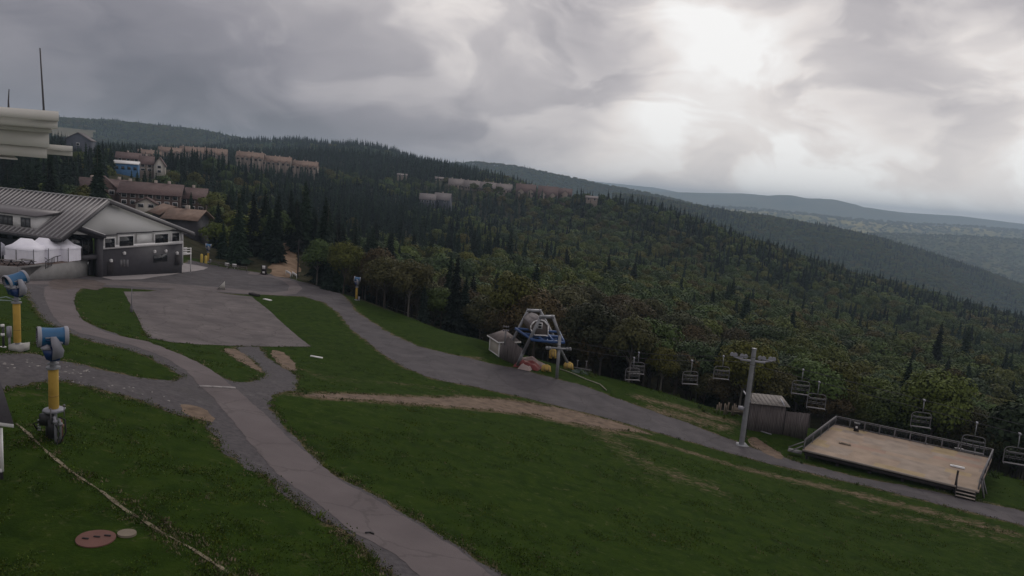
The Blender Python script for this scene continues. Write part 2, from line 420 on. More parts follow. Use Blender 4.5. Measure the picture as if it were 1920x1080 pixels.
# ---------------------------------------------------------------- paths, lots, pads (all traced on the terrain)
MAIN = [(785,1080),(744,1041),(661,998),(595,945),(538,905),(494,860),(453,811),(412,762),(400,746),(375,725),(365,711),(344,692),(320,677),(291,663),(248,648),(200,636),
        (150,625),(119,611),(100,594),(89,572),(82,552),(84,538),(110,530),(150,532),(153,540),(142,550),(139,567),(144,583),(155,600),(178,614),(200,624),(248,635),(279,641),(296,648),(334,663),(368,678),(411,704),
        (435,725),(441,728),(461,746),(494,774),(530,811),(583,856),(644,905),(718,945),(787,986),(860,1031),(908,1070),(960,1110),(1010,1160),(880,1160)]
SHOULDER = [(726,1080),(685,1035),(628,990),(555,941),(518,909),(461,872),(416,844),(395,805),(385,790),(340,780),(300,765),(260,750),(200,735),(115,712),(60,717),(30,726),(-30,735),(-30,660),(0,663),(60,663),(130,680),
            (200,695),(260,708),(318,715),(345,707),(320,692),(285,672),(235,655),(170,640),(125,624),(90,606),(70,585),(52,556),(48,535),(84,530),(150,600),(300,652),(400,700),(436,717),(470,717),(497,704),(486,688),(462,668),(436,650),(487,650),
            (502,672),(532,690),(557,705),(552,732),(512,741),(502,752),(522,791),(575,840),(612,880),(710,933),(783,978),(900,1052),(980,1105),(1040,1160),(800,1160)]
LOT = [(-30,512),(60,520),(130,514),(190,520),(240,523),(343,495),(357,488),(400,497),(480,510),(560,527),(620,545),(650,560),(668,585),(702,606),(742,631),(782,650),(840,663),(900,677),(960,690),(1020,705),(1080,720),(1150,745),
       (1220,770),(1300,797),(1400,835),(1500,868),(1600,893),(1700,912),(1800,932),(1920,960),(2020,985),(2020,1014),(1920,986),(1850,968),(1740,940),(1620,910),(1500,883),(1400,858),(1300,830),(1220,808),(1130,782),
       (1060,765),(1000,750),(940,737),(870,722),(810,710),(760,690),(720,665),(690,640),(655,612),(636,588),(608,567),(570,556),(480,552),(430,551),(400,547),(330,541),(300,545),(230,540),(155,537),(142,548),(100,548),(60,545),(40,535),(-30,530)]
RING = [(0,523),(60,527),(130,526),(200,525),(315,531),(411,539),(511,549),(540,545),(543,536),(530,526),(500,519),(463,514),(470,510),(520,519),(556,529),(568,541),(556,551),(520,554),(411,547),(296,540),(200,534),(130,533),(60,533),(0,529)]
PAD = [(232,547),(275,547),(330,542),(390,545),(430,552),(472,556),(583,650),(455,649),(400,647),(330,643),(278,634),(258,595),(245,572)]
APRON = [(190,520),(212,525),(265,524),(330,514),(382,506),(390,502),(372,498),(343,494),(300,500),(240,513),(200,519)]
DIRT = [(556,739),(640,738),(760,744),(870,744),(960,750),(1060,768),(1150,790),(1215,812),(1140,805),(1000,777),(880,766),(780,758),(680,751),(590,745)]

C_ = lambda *c: tuple(c)
M_asph = mat('asphalt_pink', (.104,.086,.090), .92, .10, .35, .35, 14, col2=(.122,.102,.106))
M_grav = mat('gravel', (.056,.050,.056), .95, .18, 3.5, .6, 14, col2=(.082,.074,.080))
M_lot = mat('lot_asphalt', (.066,.059,.066), .92, .2, .45, .4, 12, col2=(.086,.077,.084))
M_ring = mat('track_asphalt', (.115,.098,.101), .92, .15, .6, .3, 12)
M_pad = mat('pad_concrete', (.092,.078,.082), .9, .2, .28, .35, 10, col2=(.128,.110,.112))
M_apron = mat('apron_concrete', (.28,.255,.26), .85, .08, .6)
M_dirt = mat('dirt', (.115,.078,.055), .95, .3, 1.2, .8, 6, col2=(.18,.128,.092))

def weather(m, cscale=.35, stain=.5, crack=.6, light=(.2,.18,.18)):
    t = m.node_tree; ns = t.nodes; ln = t.links.new; b = ns['Principled BSDF']; src = b.inputs['Base Color'].links[0].from_socket
    tc = ns.new('ShaderNodeTexCoord')
    def nz(s, d=5, r=.6): n = ns.new('ShaderNodeTexNoise'); n.inputs['Scale'].default_value = s; n.inputs['Detail'].default_value = d; n.inputs['Roughness'].default_value = r; ln(tc.outputs['Object'], n.inputs['Vector']); return n
    def mp(x, a, b_, c, d): n = ns.new('ShaderNodeMapRange'); n.inputs['From Min'].default_value = a; n.inputs['From Max'].default_value = b_; n.inputs['To Min'].default_value = c; n.inputs['To Max'].default_value = d; ln(x, n.inputs['Value']); return n.outputs[0]
    def mx(f, a, col, mode='MIX'):
        n = ns.new('ShaderNodeMix'); n.data_type = 'RGBA'; n.blend_type = mode; q = [k for k in n.inputs if k.type == 'RGBA']; ln(f, n.inputs['Factor']); ln(a, q[0]); q[1].default_value = (*col, 1); return [k for k in n.outputs if k.type == 'RGBA'][0]
    c = mx(mp(nz(.55, 6, .7).outputs['Fac'], .56, .72, 0, stain), src, light)
    c = mx(mp(nz(.23, 6, .65).outputs['Fac'], .55, .68, 0, stain*.8), c, tuple(x*.45 for x in light))
    w = nz(1.3, 4); add = ns.new('ShaderNodeVectorMath'); add.operation = 'MULTIPLY_ADD'; ln(w.outputs['Color'], add.inputs[0]); add.inputs[1].default_value = (.9, .9, .9); ln(tc.outputs['Object'], add.inputs[2])
    v = ns.new('ShaderNodeTexVoronoi'); v.feature = 'DISTANCE_TO_EDGE'; v.inputs['Scale'].default_value = cscale; ln(add.outputs[0], v.inputs['Vector'])
    c = mx(mp(v.outputs['Distance'], .004, .022, crack, 0), c, tuple(x*.28 for x in light))
    g = nz(22, 3, .8); c = mx(mp(g.outputs['Fac'], .35, .65, 0, .35), c, light, 'MULTIPLY') if False else c
    ln(c, b.inputs['Base Color'])
weather(M_asph, .22, .22, .35, (.15,.13,.13)); weather(M_lot, .2, .45, .5, (.12,.105,.11)); weather(M_pad, .26, .6, .75, (.19,.165,.165)); weather(M_ring, .3, .3, .3, (.16,.14,.14)); weather(M_grav, .9, .55, .0, (.13,.12,.12))
sheet('gravel_shoulder', gpoly(SHOULDER), M_grav, .012, .28, 1.4)
sheet('parking_lot', gpoly(LOT), M_lot, .016, .22, 1.5)
sheet('asphalt_path', gpoly(MAIN), M_asph, .024, .07, .7)
sheet('asphalt_track', gpoly(RING), M_ring, .022, .10, 2.5)
sheet('concrete_pad', gpoly(PAD), M_pad, .030, .04, 1.0)
sheet('concrete_apron', gpoly(APRON), M_apron, .05, .02, 2.0)
sheet('dirt_track', gpoly(DIRT), M_dirt, .008, .45, 1.3)
TRENCH = np.array([hit(u, v)[:2] for u, v in [(30,795),(52,812),(90,850),(130,882),(180,915),(235,957),(290,990),(350,1024),(400,1056),(445,1085),(470,1105)]])
_l = np.diff(TRENCH, axis=0); _l /= np.linalg.norm(_l, axis=1)[:, None]; _nn = np.vstack([_l, _l[-1:]])[:, ::-1] * (1, -1)
M_straw = mat('dry_grass', (.15,.125,.08), .95, .4, 2.0, .6, 8, col2=(.25,.215,.155))
sheet('dry_grass_strip', np.vstack([TRENCH + _nn*.06, (TRENCH - _nn*.06)[::-1]]), M_straw, .03, .035, .6, res=.0625)
sheet('mud_patch', gpoly([(410,652),(450,655),(487,690),(497,702),(470,690),(440,672)], 1), M_dirt, .02, .2, 1.0)
sheet('mud_patch', gpoly([(505,655),(540,662),(560,690),(548,700),(520,682)], 1), M_dirt, .02, .25, 1.0)
sheet('mud_patch', gpoly([(330,752),(385,765),(402,792),(380,790),(345,778)], 1), M_dirt, .02, .25, 1.0)
sheet('mud_patch', gpoly([(1406,815),(1445,838),(1478,858),(1462,862),(1425,845),(1402,832)], 1), M_dirt, .02, .3, 1.0)
sheet('mud_patch', gpoly([(105,520),(200,527),(190,545),(150,540),(100,545),(86,533)], 1), mat('lot_dirt', (.085,.066,.062), .95, .25, .8, .4, 8), .03, .3, 1.5)

# ---------------------------------------------------------------- ground with wear attributes
def ground():
    nx, ny = MX.shape
    V = np.stack([MX, MY, GZ], -1).reshape(-1, 3)
    idx = np.arange(nx*ny).reshape(nx, ny)
    a, b, c, d = idx[:-1, :-1].ravel(), idx[1:, :-1].ravel(), idx[1:, 1:].ravel(), idx[:-1, 1:].ravel()
    T = np.concatenate([np.stack([a, b, c], 1), np.stack([a, c, d], 1)])
    t = bpy.data.materials.new('grass_ground'); t.use_nodes = True
    me = np_mesh('ground', V, T, t, smooth=True)
    ok = (MX > FX0) & (MX < FX1) & (MY > FY0) & (MY < FY1)
    X, Y = MX[ok], MY[ok]
    worn = np.zeros(MX.shape); w = np.zeros(X.shape)
    for nm, wd, st in [('gravel_shoulder', .9, .75), ('parking_lot', 1.6, .75), ('asphalt_path', .8, .5), ('concrete_pad', .8, .5), ('dirt_track', 2.2, .9), ('mud_patch', 1.0, .6)]:
        w = np.maximum(w, st * np.clip(1 - (sdf(SHEETS[nm], X, Y)) / wd, 0, 1))
    for px, wd, st in [([(1110,800),(1180,850),(1230,880),(1290,900),(1340,915)], 5, .62), ([(960,770),(1100,800),(1250,835),(1400,880),(1560,915),(1700,950),(1900,1000)], 2.6, .8),
                       ([(1160,840),(1210,900),(1260,880)], 4.5, .5), ([(1230,770),(1300,785),(1350,800)], 3.5, .8), ([(1200,745),(1290,768),(1370,790)], 3.0, .8), ([(590,700),(640,712),(760,720),(870,735)], 3.2, .55),
                       ([(780,650),(850,668),(900,672)], 2.0, .8), ([(20,740),(80,735),(140,780)], 1.6, .55), ([(560,690),(620,715)], 2.0, .6), ([(1600,950),(1800,990),(1950,1030)], 4.0, .6),
                       ([(1400,890),(1440,920),(1400,960)], 4.0, .3), ([(30,745),(60,760)], 1.5, .4), ([(700,610),(740,650)], 1.0, .4), ([(90,600),(50,550)], .8, .6), ([(90,835),(125,850)], .5, .3)]:
        P = [hit(u, v)[:2] for u, v in px]
        w = np.maximum(w, st * np.clip(1 - line_d(P, X, Y) / wd, 0, 1)**.7)
    worn[ok] = w
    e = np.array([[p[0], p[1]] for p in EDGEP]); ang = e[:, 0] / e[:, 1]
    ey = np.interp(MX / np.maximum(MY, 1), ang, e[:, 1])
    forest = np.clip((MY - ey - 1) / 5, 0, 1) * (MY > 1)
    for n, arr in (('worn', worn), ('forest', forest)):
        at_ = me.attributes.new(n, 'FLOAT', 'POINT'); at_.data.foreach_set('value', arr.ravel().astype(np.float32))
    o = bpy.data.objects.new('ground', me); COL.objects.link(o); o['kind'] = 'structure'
    nt = t.node_tree; ns = nt.nodes; ln = nt.links.new; bs = ns['Principled BSDF']
    bs.inputs['Roughness'].default_value = .95; bs.inputs['Specular IOR Level'].default_value = .03
    def nz(scale, det=5, st=None, dist=0, rough=.5):
        n = ns.new('ShaderNodeTexNoise'); n.inputs['Scale'].default_value = scale; n.inputs['Detail'].default_value = det
        n.inputs['Distortion'].default_value = dist; n.inputs['Roughness'].default_value = rough
        tc = ns.new('ShaderNodeTexCoord'); mp = ns.new('ShaderNodeMapping')
        if st: mp.inputs['Scale'].default_value = st
        ln(tc.outputs['Object'], mp.inputs[0]); ln(mp.outputs[0], n.inputs['Vector']); return n.outputs['Fac']
    def rampn(x, st):
        r = ns.new('ShaderNodeValToRGB'); cr = r.color_ramp
        cr.elements[0].position, cr.elements[0].color = st[0][0], (*st[0][1], 1)
        cr.elements[1].position, cr.elements[1].color = st[-1][0], (*st[-1][1], 1)
        for p, c in st[1:-1]: q = cr.elements.new(p); q.color = (*c, 1)
        ln(x, r.inputs[0]); return r.outputs[0]
    def mix(f, a, b):
        m = ns.new('ShaderNodeMix'); m.data_type = 'RGBA'; ln(f, m.inputs['Factor'])
        for i, x in (('A', a), ('B', b)):
            s = [k for k in m.inputs if k.name == i and k.type == 'RGBA'][0]
            if isinstance(x, tuple): s.default_value = (*x, 1)
            else: ln(x, s)
        return [k for k in m.outputs if k.type == 'RGBA'][0]
    def mm(op, a, b, c=None, clamp=False):
        m = ns.new('ShaderNodeMath'); m.operation = op; m.use_clamp = clamp
        for i, x in enumerate((a, b, c)):
            if x is None: continue
            if isinstance(x, (int, float)): m.inputs[i].default_value = x
            else: ln(x, m.inputs[i])
        return m.outputs[0]
    fine = nz(5.5, 4, (1, 1.6, 1), 0, .65); mid = nz(.9, 5, None, .6); big = nz(.09, 3)
    g = rampn(mid, [(.32, (0.0190,0.0381,0.0050)), (.5, (0.0375,0.0680,0.0080)), (.7, (0.0560,0.0860,0.0115))])
    g2 = rampn(big, [(.35, (0.0258,0.0503,0.0066)), (.65, (0.0177,0.0354,0.0055))])
    m1 = ns.new('ShaderNodeMix'); m1.data_type = 'RGBA'; m1.inputs['Factor'].default_value = .45
    ss = [k for k in m1.inputs if k.type == 'RGBA']; ln(g, ss[0]); ln(g2, ss[1]); g = [k for k in m1.outputs if k.type == 'RGBA'][0]
    g = mix(mm('MULTIPLY_ADD', fine, 1.9, -.62, True), mix(mm('MULTIPLY', 1, .5), g, (0.0060,0.0132,0.0025)), g)
    straw_f = mm('MULTIPLY_ADD', nz(1.7, 6, (1, 1.4, 1), .8, .65), 5.5, -3.25, True)      # scattered dry tufts
    g = mix(mm('MULTIPLY', straw_f, .55), g, (.15,.13,.075))
    at1 = ns.new('ShaderNodeAttribute'); at1.attribute_name = 'worn'
    wn = nz(1.1, 7, (1, 1.5, 1), 1.0, .68)
    wf = mm('MULTIPLY_ADD', mm('ADD', wn, mm('MULTIPLY', at1.outputs['Fac'], .62)), 5.0, -4.1, True)
    dirt = rampn(nz(2.6, 5, None, 0, .7), [(.3, (.07,.058,.033)), (.5, (.125,.096,.062)), (.72, (.21,.165,.12))])
    col = mix(wf, g, dirt)
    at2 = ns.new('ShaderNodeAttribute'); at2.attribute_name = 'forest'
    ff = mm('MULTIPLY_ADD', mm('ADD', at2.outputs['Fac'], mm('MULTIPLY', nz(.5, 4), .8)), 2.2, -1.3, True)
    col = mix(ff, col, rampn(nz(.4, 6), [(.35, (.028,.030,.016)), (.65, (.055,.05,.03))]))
    ln(col, bs.inputs['Base Color'])
    bp = ns.new('ShaderNodeBump'); bp.inputs['Strength'].default_value = .55; bp.inputs['Distance'].default_value = .12
    ln(mm('ADD', nz(7.0, 4, (1, 1.5, 1), 0, .7), mm('MULTIPLY', mid, 1.5)), bp.inputs['Height']); ln(bp.outputs[0], bs.inputs['Normal'])
    return o
ground()
# ---------------------------------------------------------------- trees
def leaf_mat(name, cols, tz=0.0, rough=.75, trans=.0, patch=90.0):
    m = bpy.data.materials.new(name); m.use_nodes = True; t = m.node_tree; ns = t.nodes; ln = t.links.new
    b = ns['Principled BSDF']; b.inputs['Roughness'].default_value = rough; b.inputs['Specular IOR Level'].default_value = .15
    oi = ns.new('ShaderNodeObjectInfo')
    geo = ns.new('ShaderNodeNewGeometry')
    pn = ns.new('ShaderNodeTexNoise'); pn.inputs['Scale'].default_value = 1.0 / patch; pn.inputs['Detail'].default_value = 2
    ln(oi.outputs['Location'], pn.inputs['Vector'])
    a = ns.new('ShaderNodeMath'); a.operation = 'MULTIPLY_ADD'; a.inputs[1].default_value = .95; a.inputs[2].default_value = .02
    ln(oi.outputs['Random'], a.inputs[0])
    a2 = ns.new('ShaderNodeMath'); a2.operation = 'MULTIPLY_ADD'; a2.inputs[1].default_value = .9; ln(pn.outputs['Fac'], a2.inputs[0])
    a3 = ns.new('ShaderNodeMath'); a3.operation = 'SUBTRACT'; ln(a.outputs[0], a3.inputs[0]); a3.inputs[1].default_value = .45
    ln(a3.outputs[0], a2.inputs[2])
    r = ns.new('ShaderNodeValToRGB'); cr = r.color_ramp; ln(a2.outputs[0], r.inputs[0])
    cr.elements[0].position = 0; cr.elements[0].color = (*cols[0], 1); cr.elements[1].position = 1; cr.elements[1].color = (*cols[-1], 1)
    for i, c in enumerate(cols[1:-1]): e = cr.elements.new((i+1) / (len(cols)-1)); e.color = (*c, 1)
    # leaf to leaf variation
    ln_ = ns.new('ShaderNodeMath'); ln_.operation = 'MULTIPLY_ADD'; ln_.inputs[1].default_value = .42; ln_.inputs[2].default_value = .80
    ln(geo.outputs['Random Per Island'], ln_.inputs[0])
    fr = ns.new('ShaderNodeMath'); fr.operation = 'MULTIPLY'; fr.inputs[1].default_value = 13.7; ln(oi.outputs['Random'], fr.inputs[0])
    f2 = ns.new('ShaderNodeMath'); f2.operation = 'FRACT'; ln(fr.outputs[0], f2.inputs[0])
    f3 = ns.new('ShaderNodeMath'); f3.operation = 'MULTIPLY_ADD'; f3.inputs[1].default_value = .6; f3.inputs[2].default_value = .72; ln(f2.outputs[0], f3.inputs[0])
    f4 = ns.new('ShaderNodeMath'); f4.operation = 'MULTIPLY'; ln(f3.outputs[0], f4.inputs[0]); ln(ln_.outputs[0], f4.inputs[1])
    hv = ns.new('ShaderNodeHueSaturation'); ln(r.outputs[0], hv.inputs['Color']); ln(f4.outputs[0], hv.inputs['Value'])
    hr = ns.new('ShaderNodeMath'); hr.operation = 'MULTIPLY_ADD'; hr.inputs[1].default_value = .35; hr.inputs[2].default_value = .8
    ln(oi.outputs['Random'], hr.inputs[0]); ln(hr.outputs[0], hv.inputs['Saturation'])
    ln(hv.outputs[0], b.inputs['Base Color'])
    return m
M_spruce = leaf_mat('spruce_needles', [(0.0104,0.0192,0.0150),(0.0144,0.0272,0.0194),(0.0200,0.0352,0.0229),(0.0256,0.0416,0.0246)])
M_broad = leaf_mat('broad_leaves', [(0.0258,0.0463,0.0160),(0.0354,0.0612,0.0176),(0.0451,0.0744,0.0184),(0.0531,0.0827,0.0200),(0.0644,0.0860,0.0200),(0.0692,0.0827,0.0224),(0.0757,0.0761,0.0224),(0.0708,0.0612,0.0256)])
M_edge = leaf_mat('autumn_leaves', [(0.0385,0.0450,0.0178),(0.0535,0.0558,0.0186),(0.0618,0.0590,0.0211),(0.0569,0.0480,0.0227),(0.0618,0.0465,0.0243),(0.0502,0.0403,0.0259)])
M_bark = mat('bark', (.060,.050,.042), .95, .35, 3, .6, 8, stretch=(1, 1, .2))
M_palebark = mat('pale_bark', (.12,.11,.10), .95, .35, 3, .6, 8, stretch=(1, 1, .2))

def rquads(C, U, V):
    """kites centred C with half axes U, V"""
    P = np.stack([C - U, C + V, C + U, C - V], 1).reshape(-1, 3)
    return P, np.arange(len(P)).reshape(-1, 4)
def unit(a): return a / (np.linalg.norm(a, axis=-1, keepdims=True) + 1e-9)
def spruce_mesh(name, h, rad, layers, per, sub, seed):
    g = np.random.default_rng(seed); C = []; U = []; V = []
    def roll(d, s, lo=.35, hi=1.25):
        a = g.uniform(lo, hi) * (1 if g.random() < .5 else -1); n = np.cross(d, s); return s*math.cos(a) + n*math.sin(a)
    for i in range(layers):
        t = (i + g.random()*.6) / layers; z = h * (.06 + .94*t)
        rr = rad * (1 - t)**.85 * (.80 + .40*g.random()) + .07
        n = max(3, int(per * (1 - .5*t))); a0 = g.random()*6.28
        for k in range(n):
            a = a0 + 6.283*k/n + g.normal()*.18; r = rr * (.62 + .5*g.random())
            droop = -.22 - .25*(1-t) + .12*g.random(); d = unit(np.array([math.cos(a), math.sin(a), droop])); s = np.array([-math.sin(a), math.cos(a), 0.])
            w = .13*r + .42*h/layers
            C.append(np.array([0, 0, z]) + d*r*.5); U.append(d*r*.55); V.append(roll(d, s)*w)
            for q in range(sub):
                f = .30 + .7*(q + g.random()*.6)/sub; sg = -1 if q % 2 else 1
                dd = unit(d*.7 + s*sg*(.75) + np.array([0, 0, -.25 + .15*g.normal()])); l = r*(.34*(1.15-f)) + .12
                C.append(np.array([0, 0, z]) + d*r*f + dd*l*.5); U.append(dd*l); V.append(roll(dd, unit(np.cross(dd, [0, 0, 1.])), .2, 1.4)*l*.42)
    P, Fq = rquads(np.array(C), np.array(U), np.array(V))
    # dense dark heart: a narrow ragged cone of kites
    ne = layers*4; t = g.random(ne); a = g.random(ne)*6.283; r = rad*.42*(1-t); c2 = np.stack([np.cos(a)*r, np.sin(a)*r, h*(.06+.9*t)], 1)
    tang = np.stack([-np.sin(a), np.cos(a), np.zeros(ne)], 1); P2, F2 = rquads(c2, np.tile([0, 0, h/layers*1.6], (ne, 1)), tang*(rad*.45*(1-t)+.08)[:, None])
    return np_mesh(name, np.vstack([P, P2]), np.vstack([Fq, F2 + len(P)]), [M_spruce])
def broad_mesh(name, h, rad, nl, leaves, size, seed, m, sparse=0.0):
    g = np.random.default_rng(seed); lobes = []; cz = h*.60; rz = h*.36
    for i in range(nl):
        d = unit(g.normal(size=3)); d[2] = abs(d[2])*1.1 - .35; d = unit(d); q = .58 + .12*g.random()
        lobes.append((np.array([d[0]*rad*q, d[1]*rad*q, cz + d[2]*rz*q]), rad*(.36 + .16*g.random())))
    lobes.append((np.array([0, 0, cz]), rad*.80)); lobes.append((np.array([0, 0, cz + rz*.5]), rad*.52))
    w = np.array([l[1]**2 for l in lobes]); w[-2] *= .4; w /= w.sum()
    L_ = g.choice(len(lobes), leaves, p=w); c = np.array([l[0] for l in lobes])[L_]; r = np.array([l[1] for l in lobes])[L_]
    n = unit(g.normal(size=(leaves, 3))); flip = (n[:, 2] < -.25) & (g.random(leaves) < .75); n[flip, 2] *= -1; shell = (.84 + .22*g.random(leaves))
    bm_ = 1 + .10*np.sin(n[:, 0]*7 + L_) * np.sin(n[:, 1]*6 + 2*L_)
    C = c + n * (r*shell*bm_)[:, None] * (1, 1, .85)
    nn = unit(n + g.normal(size=(leaves, 3))*.38 + np.array([0, 0, .12])); s = size*(.6 + .8*g.random(leaves))
    u = unit(np.cross(nn, g.normal(size=(leaves, 3)))); v = np.cross(nn, u)
    P, Fq = rquads(C, u*s[:, None]*.5, v*s[:, None]*.42)
    # twiggy heart of every lobe, so the crown is not hollow
    k = g.random(leaves) < .25; C2 = (c + n*(r*.6*g.random(leaves))[:, None])[k]; n2_ = unit(g.normal(size=(len(C2), 3))); u2 = unit(np.cross(n2_, g.normal(size=(len(C2), 3)))); v2 = np.cross(n2_, u2); s2_ = size*1.6
    P2, F2 = rquads(C2, u2*s2_*.5, v2*s2_*.5)
    return np_mesh(name, np.vstack([P, P2]), np.vstack([Fq, F2 + len(P)]), [m]), lobes
def trunk_mb(h, r, seed, lobes=None, nb=6):
    g = np.random.default_rng(seed); b = MB(); lx, ly = g.normal(size=2)*.02*h
    b.tube([(0, 0, -1.2), (0, 0, 0), (lx*.5, ly*.5, h*.4), (lx, ly, h*.92)], [r*1.3, r*1.15, r*.75, r*.12], 7)
    if lobes:
        for c, rr in lobes[:nb]:
            z0 = min(h*.62, max(h*.2, c[2]*.55)); b.tube([(0, 0, z0), tuple(c*.55 + np.array([0, 0, z0*.45])), tuple(c)], [r*.5, r*.3, r*.08], 5, False)
    return b
def link(me, name, parent=None):
    o = bpy.data.objects.new(name, me); COL.objects.link(o); o.parent = parent; return o

SPR = []; BRD = []
def mk_proto(kind, i):
    """near-tree pair of meshes (trunk, crown)"""
    if kind == 'spruce':
        h = [14, 11.5, 16, 9.5][i]; crown = spruce_mesh('crown', h, h*.185, int(h*2.3), 11, 6, 40+i); lob = None; m = M_bark
        tb = trunk_mb(h, .17, 60+i)
    else:
        h = [11, 12.5, 9.5, 12, 10.5, 9][i]; mm_ = M_broad if i < 3 else M_edge
        crown, lob = broad_mesh('crown', h, h*.36, 15, [5200, 5600, 4600, 4200, 4800, 3600][i], .36, 50+i, mm_)
        tb = trunk_mb(h, .16, 70+i, lob, 9); m = M_bark if i % 2 else M_palebark
    me = np_mesh('trunk', np.array(tb.v), tb.f, m, tb.m, smooth=True)
    return me, crown
PRO_S = [mk_proto('spruce', i) for i in range(4)]
PRO_B = [mk_proto('broad', i) for i in range(6)]

# instanced far trees: prototypes live in a collection that is not part of the scene
FARC = bpy.data.collections.new('far_tree_kinds')
def far_proto(name, me):
    o = bpy.data.objects.new(name, me); FARC.objects.link(o)
for i in range(3): far_proto('a%d_mid_spruce' % i, spruce_mesh('mid_spruce', 13, 2.4, 15, 8, 2, 80+i))
for i in range(4): far_proto('b%d_mid_broad' % i, broad_mesh('mid_broad', 10.5, 4.1, 9, 1300, .58, 90+i, M_broad)[0])
for i in range(2): far_proto('c%d_far_spruce' % i, spruce_mesh('far_spruce', 13, 2.7, 8, 6, 0, 100+i))
for i in range(4): far_proto('d%d_far_broad' % i, broad_mesh('far_broad', 10.5, 4.4, 7, 320, 1.15, 110+i, M_broad)[0])
I_MS, I_MB, I_FS, I_FB = (0, 3), (3, 7), (7, 9), (9, 13)

# ---- where no tree may stand or block the view: (u0, v0, u1, v1, distance)
CLEAR = []
def clear_sight(u0, v0, u1, v1, D): CLEAR.append((u0, v0, u1, v1, D))
edge_ang = np.array([[p[0]/p[1], p[1], p[0]] for p in EDGEP])
def edge_y(x, y): return np.interp(x / np.maximum(y, 1), edge_ang[:, 0], edge_ang[:, 1], left=None)

def scatter(spacing, y0, y1, x0f, x1f, jitter=.75):
    ys = np.arange(y0, y1, spacing); out = []
    for y in ys:
        xs = np.arange(y*x0f - 10, y*x1f + 10, spacing); n = len(xs)
        out.append(np.stack([xs + rng.uniform(-.5, .5, n)*spacing*jitter*1.3, y + rng.uniform(-.5, .5, n)*spacing*jitter*1.3], 1))
    return np.vstack(out)
FOOT=[]
HAZE_D=1.45e-4
# ---------------------------------------------------------------- shared building materials
M_white = mat('white_paint', (.62,.61,.62), .6, .06, 2)
M_cream = mat('cream_siding', (.42,.39,.35), .8, .08, 2)
M_dark = mat('charcoal_siding', (.050,.047,.056), .7, .12, 1.5)
M_glass = mat('window_glass', (.012,.014,.018), .08, .2, .6, spec=.6)
M_brownw = mat('brown_siding', (.085,.055,.048), .85, .15, 2)
M_brownr = mat('brown_shingle', (.105,.070,.068), .9, .18, 1.2, .3, 6)
M_redr = mat('red_shingle', (.185,.128,.102), .9, .22, .8, .3, 5)
M_tanw = mat('tan_siding', (.22,.18,.155), .85, .15, 2)
M_greyr = mat('grey_shingle', (.15,.135,.14), .9, .15, 1.5, .3, 6)
M_bluew = mat('blue_siding', (.045,.13,.27), .7, .2, 1.0)
M_slate = mat('slate_siding', (.06,.065,.085), .8, .15, 1.0)
M_pinkr = mat('pale_shingle', (.17,.148,.148), .9, .15, 1.0)
M_chim = mat('chimney_render', (.33,.28,.25), .9, .1, 1)

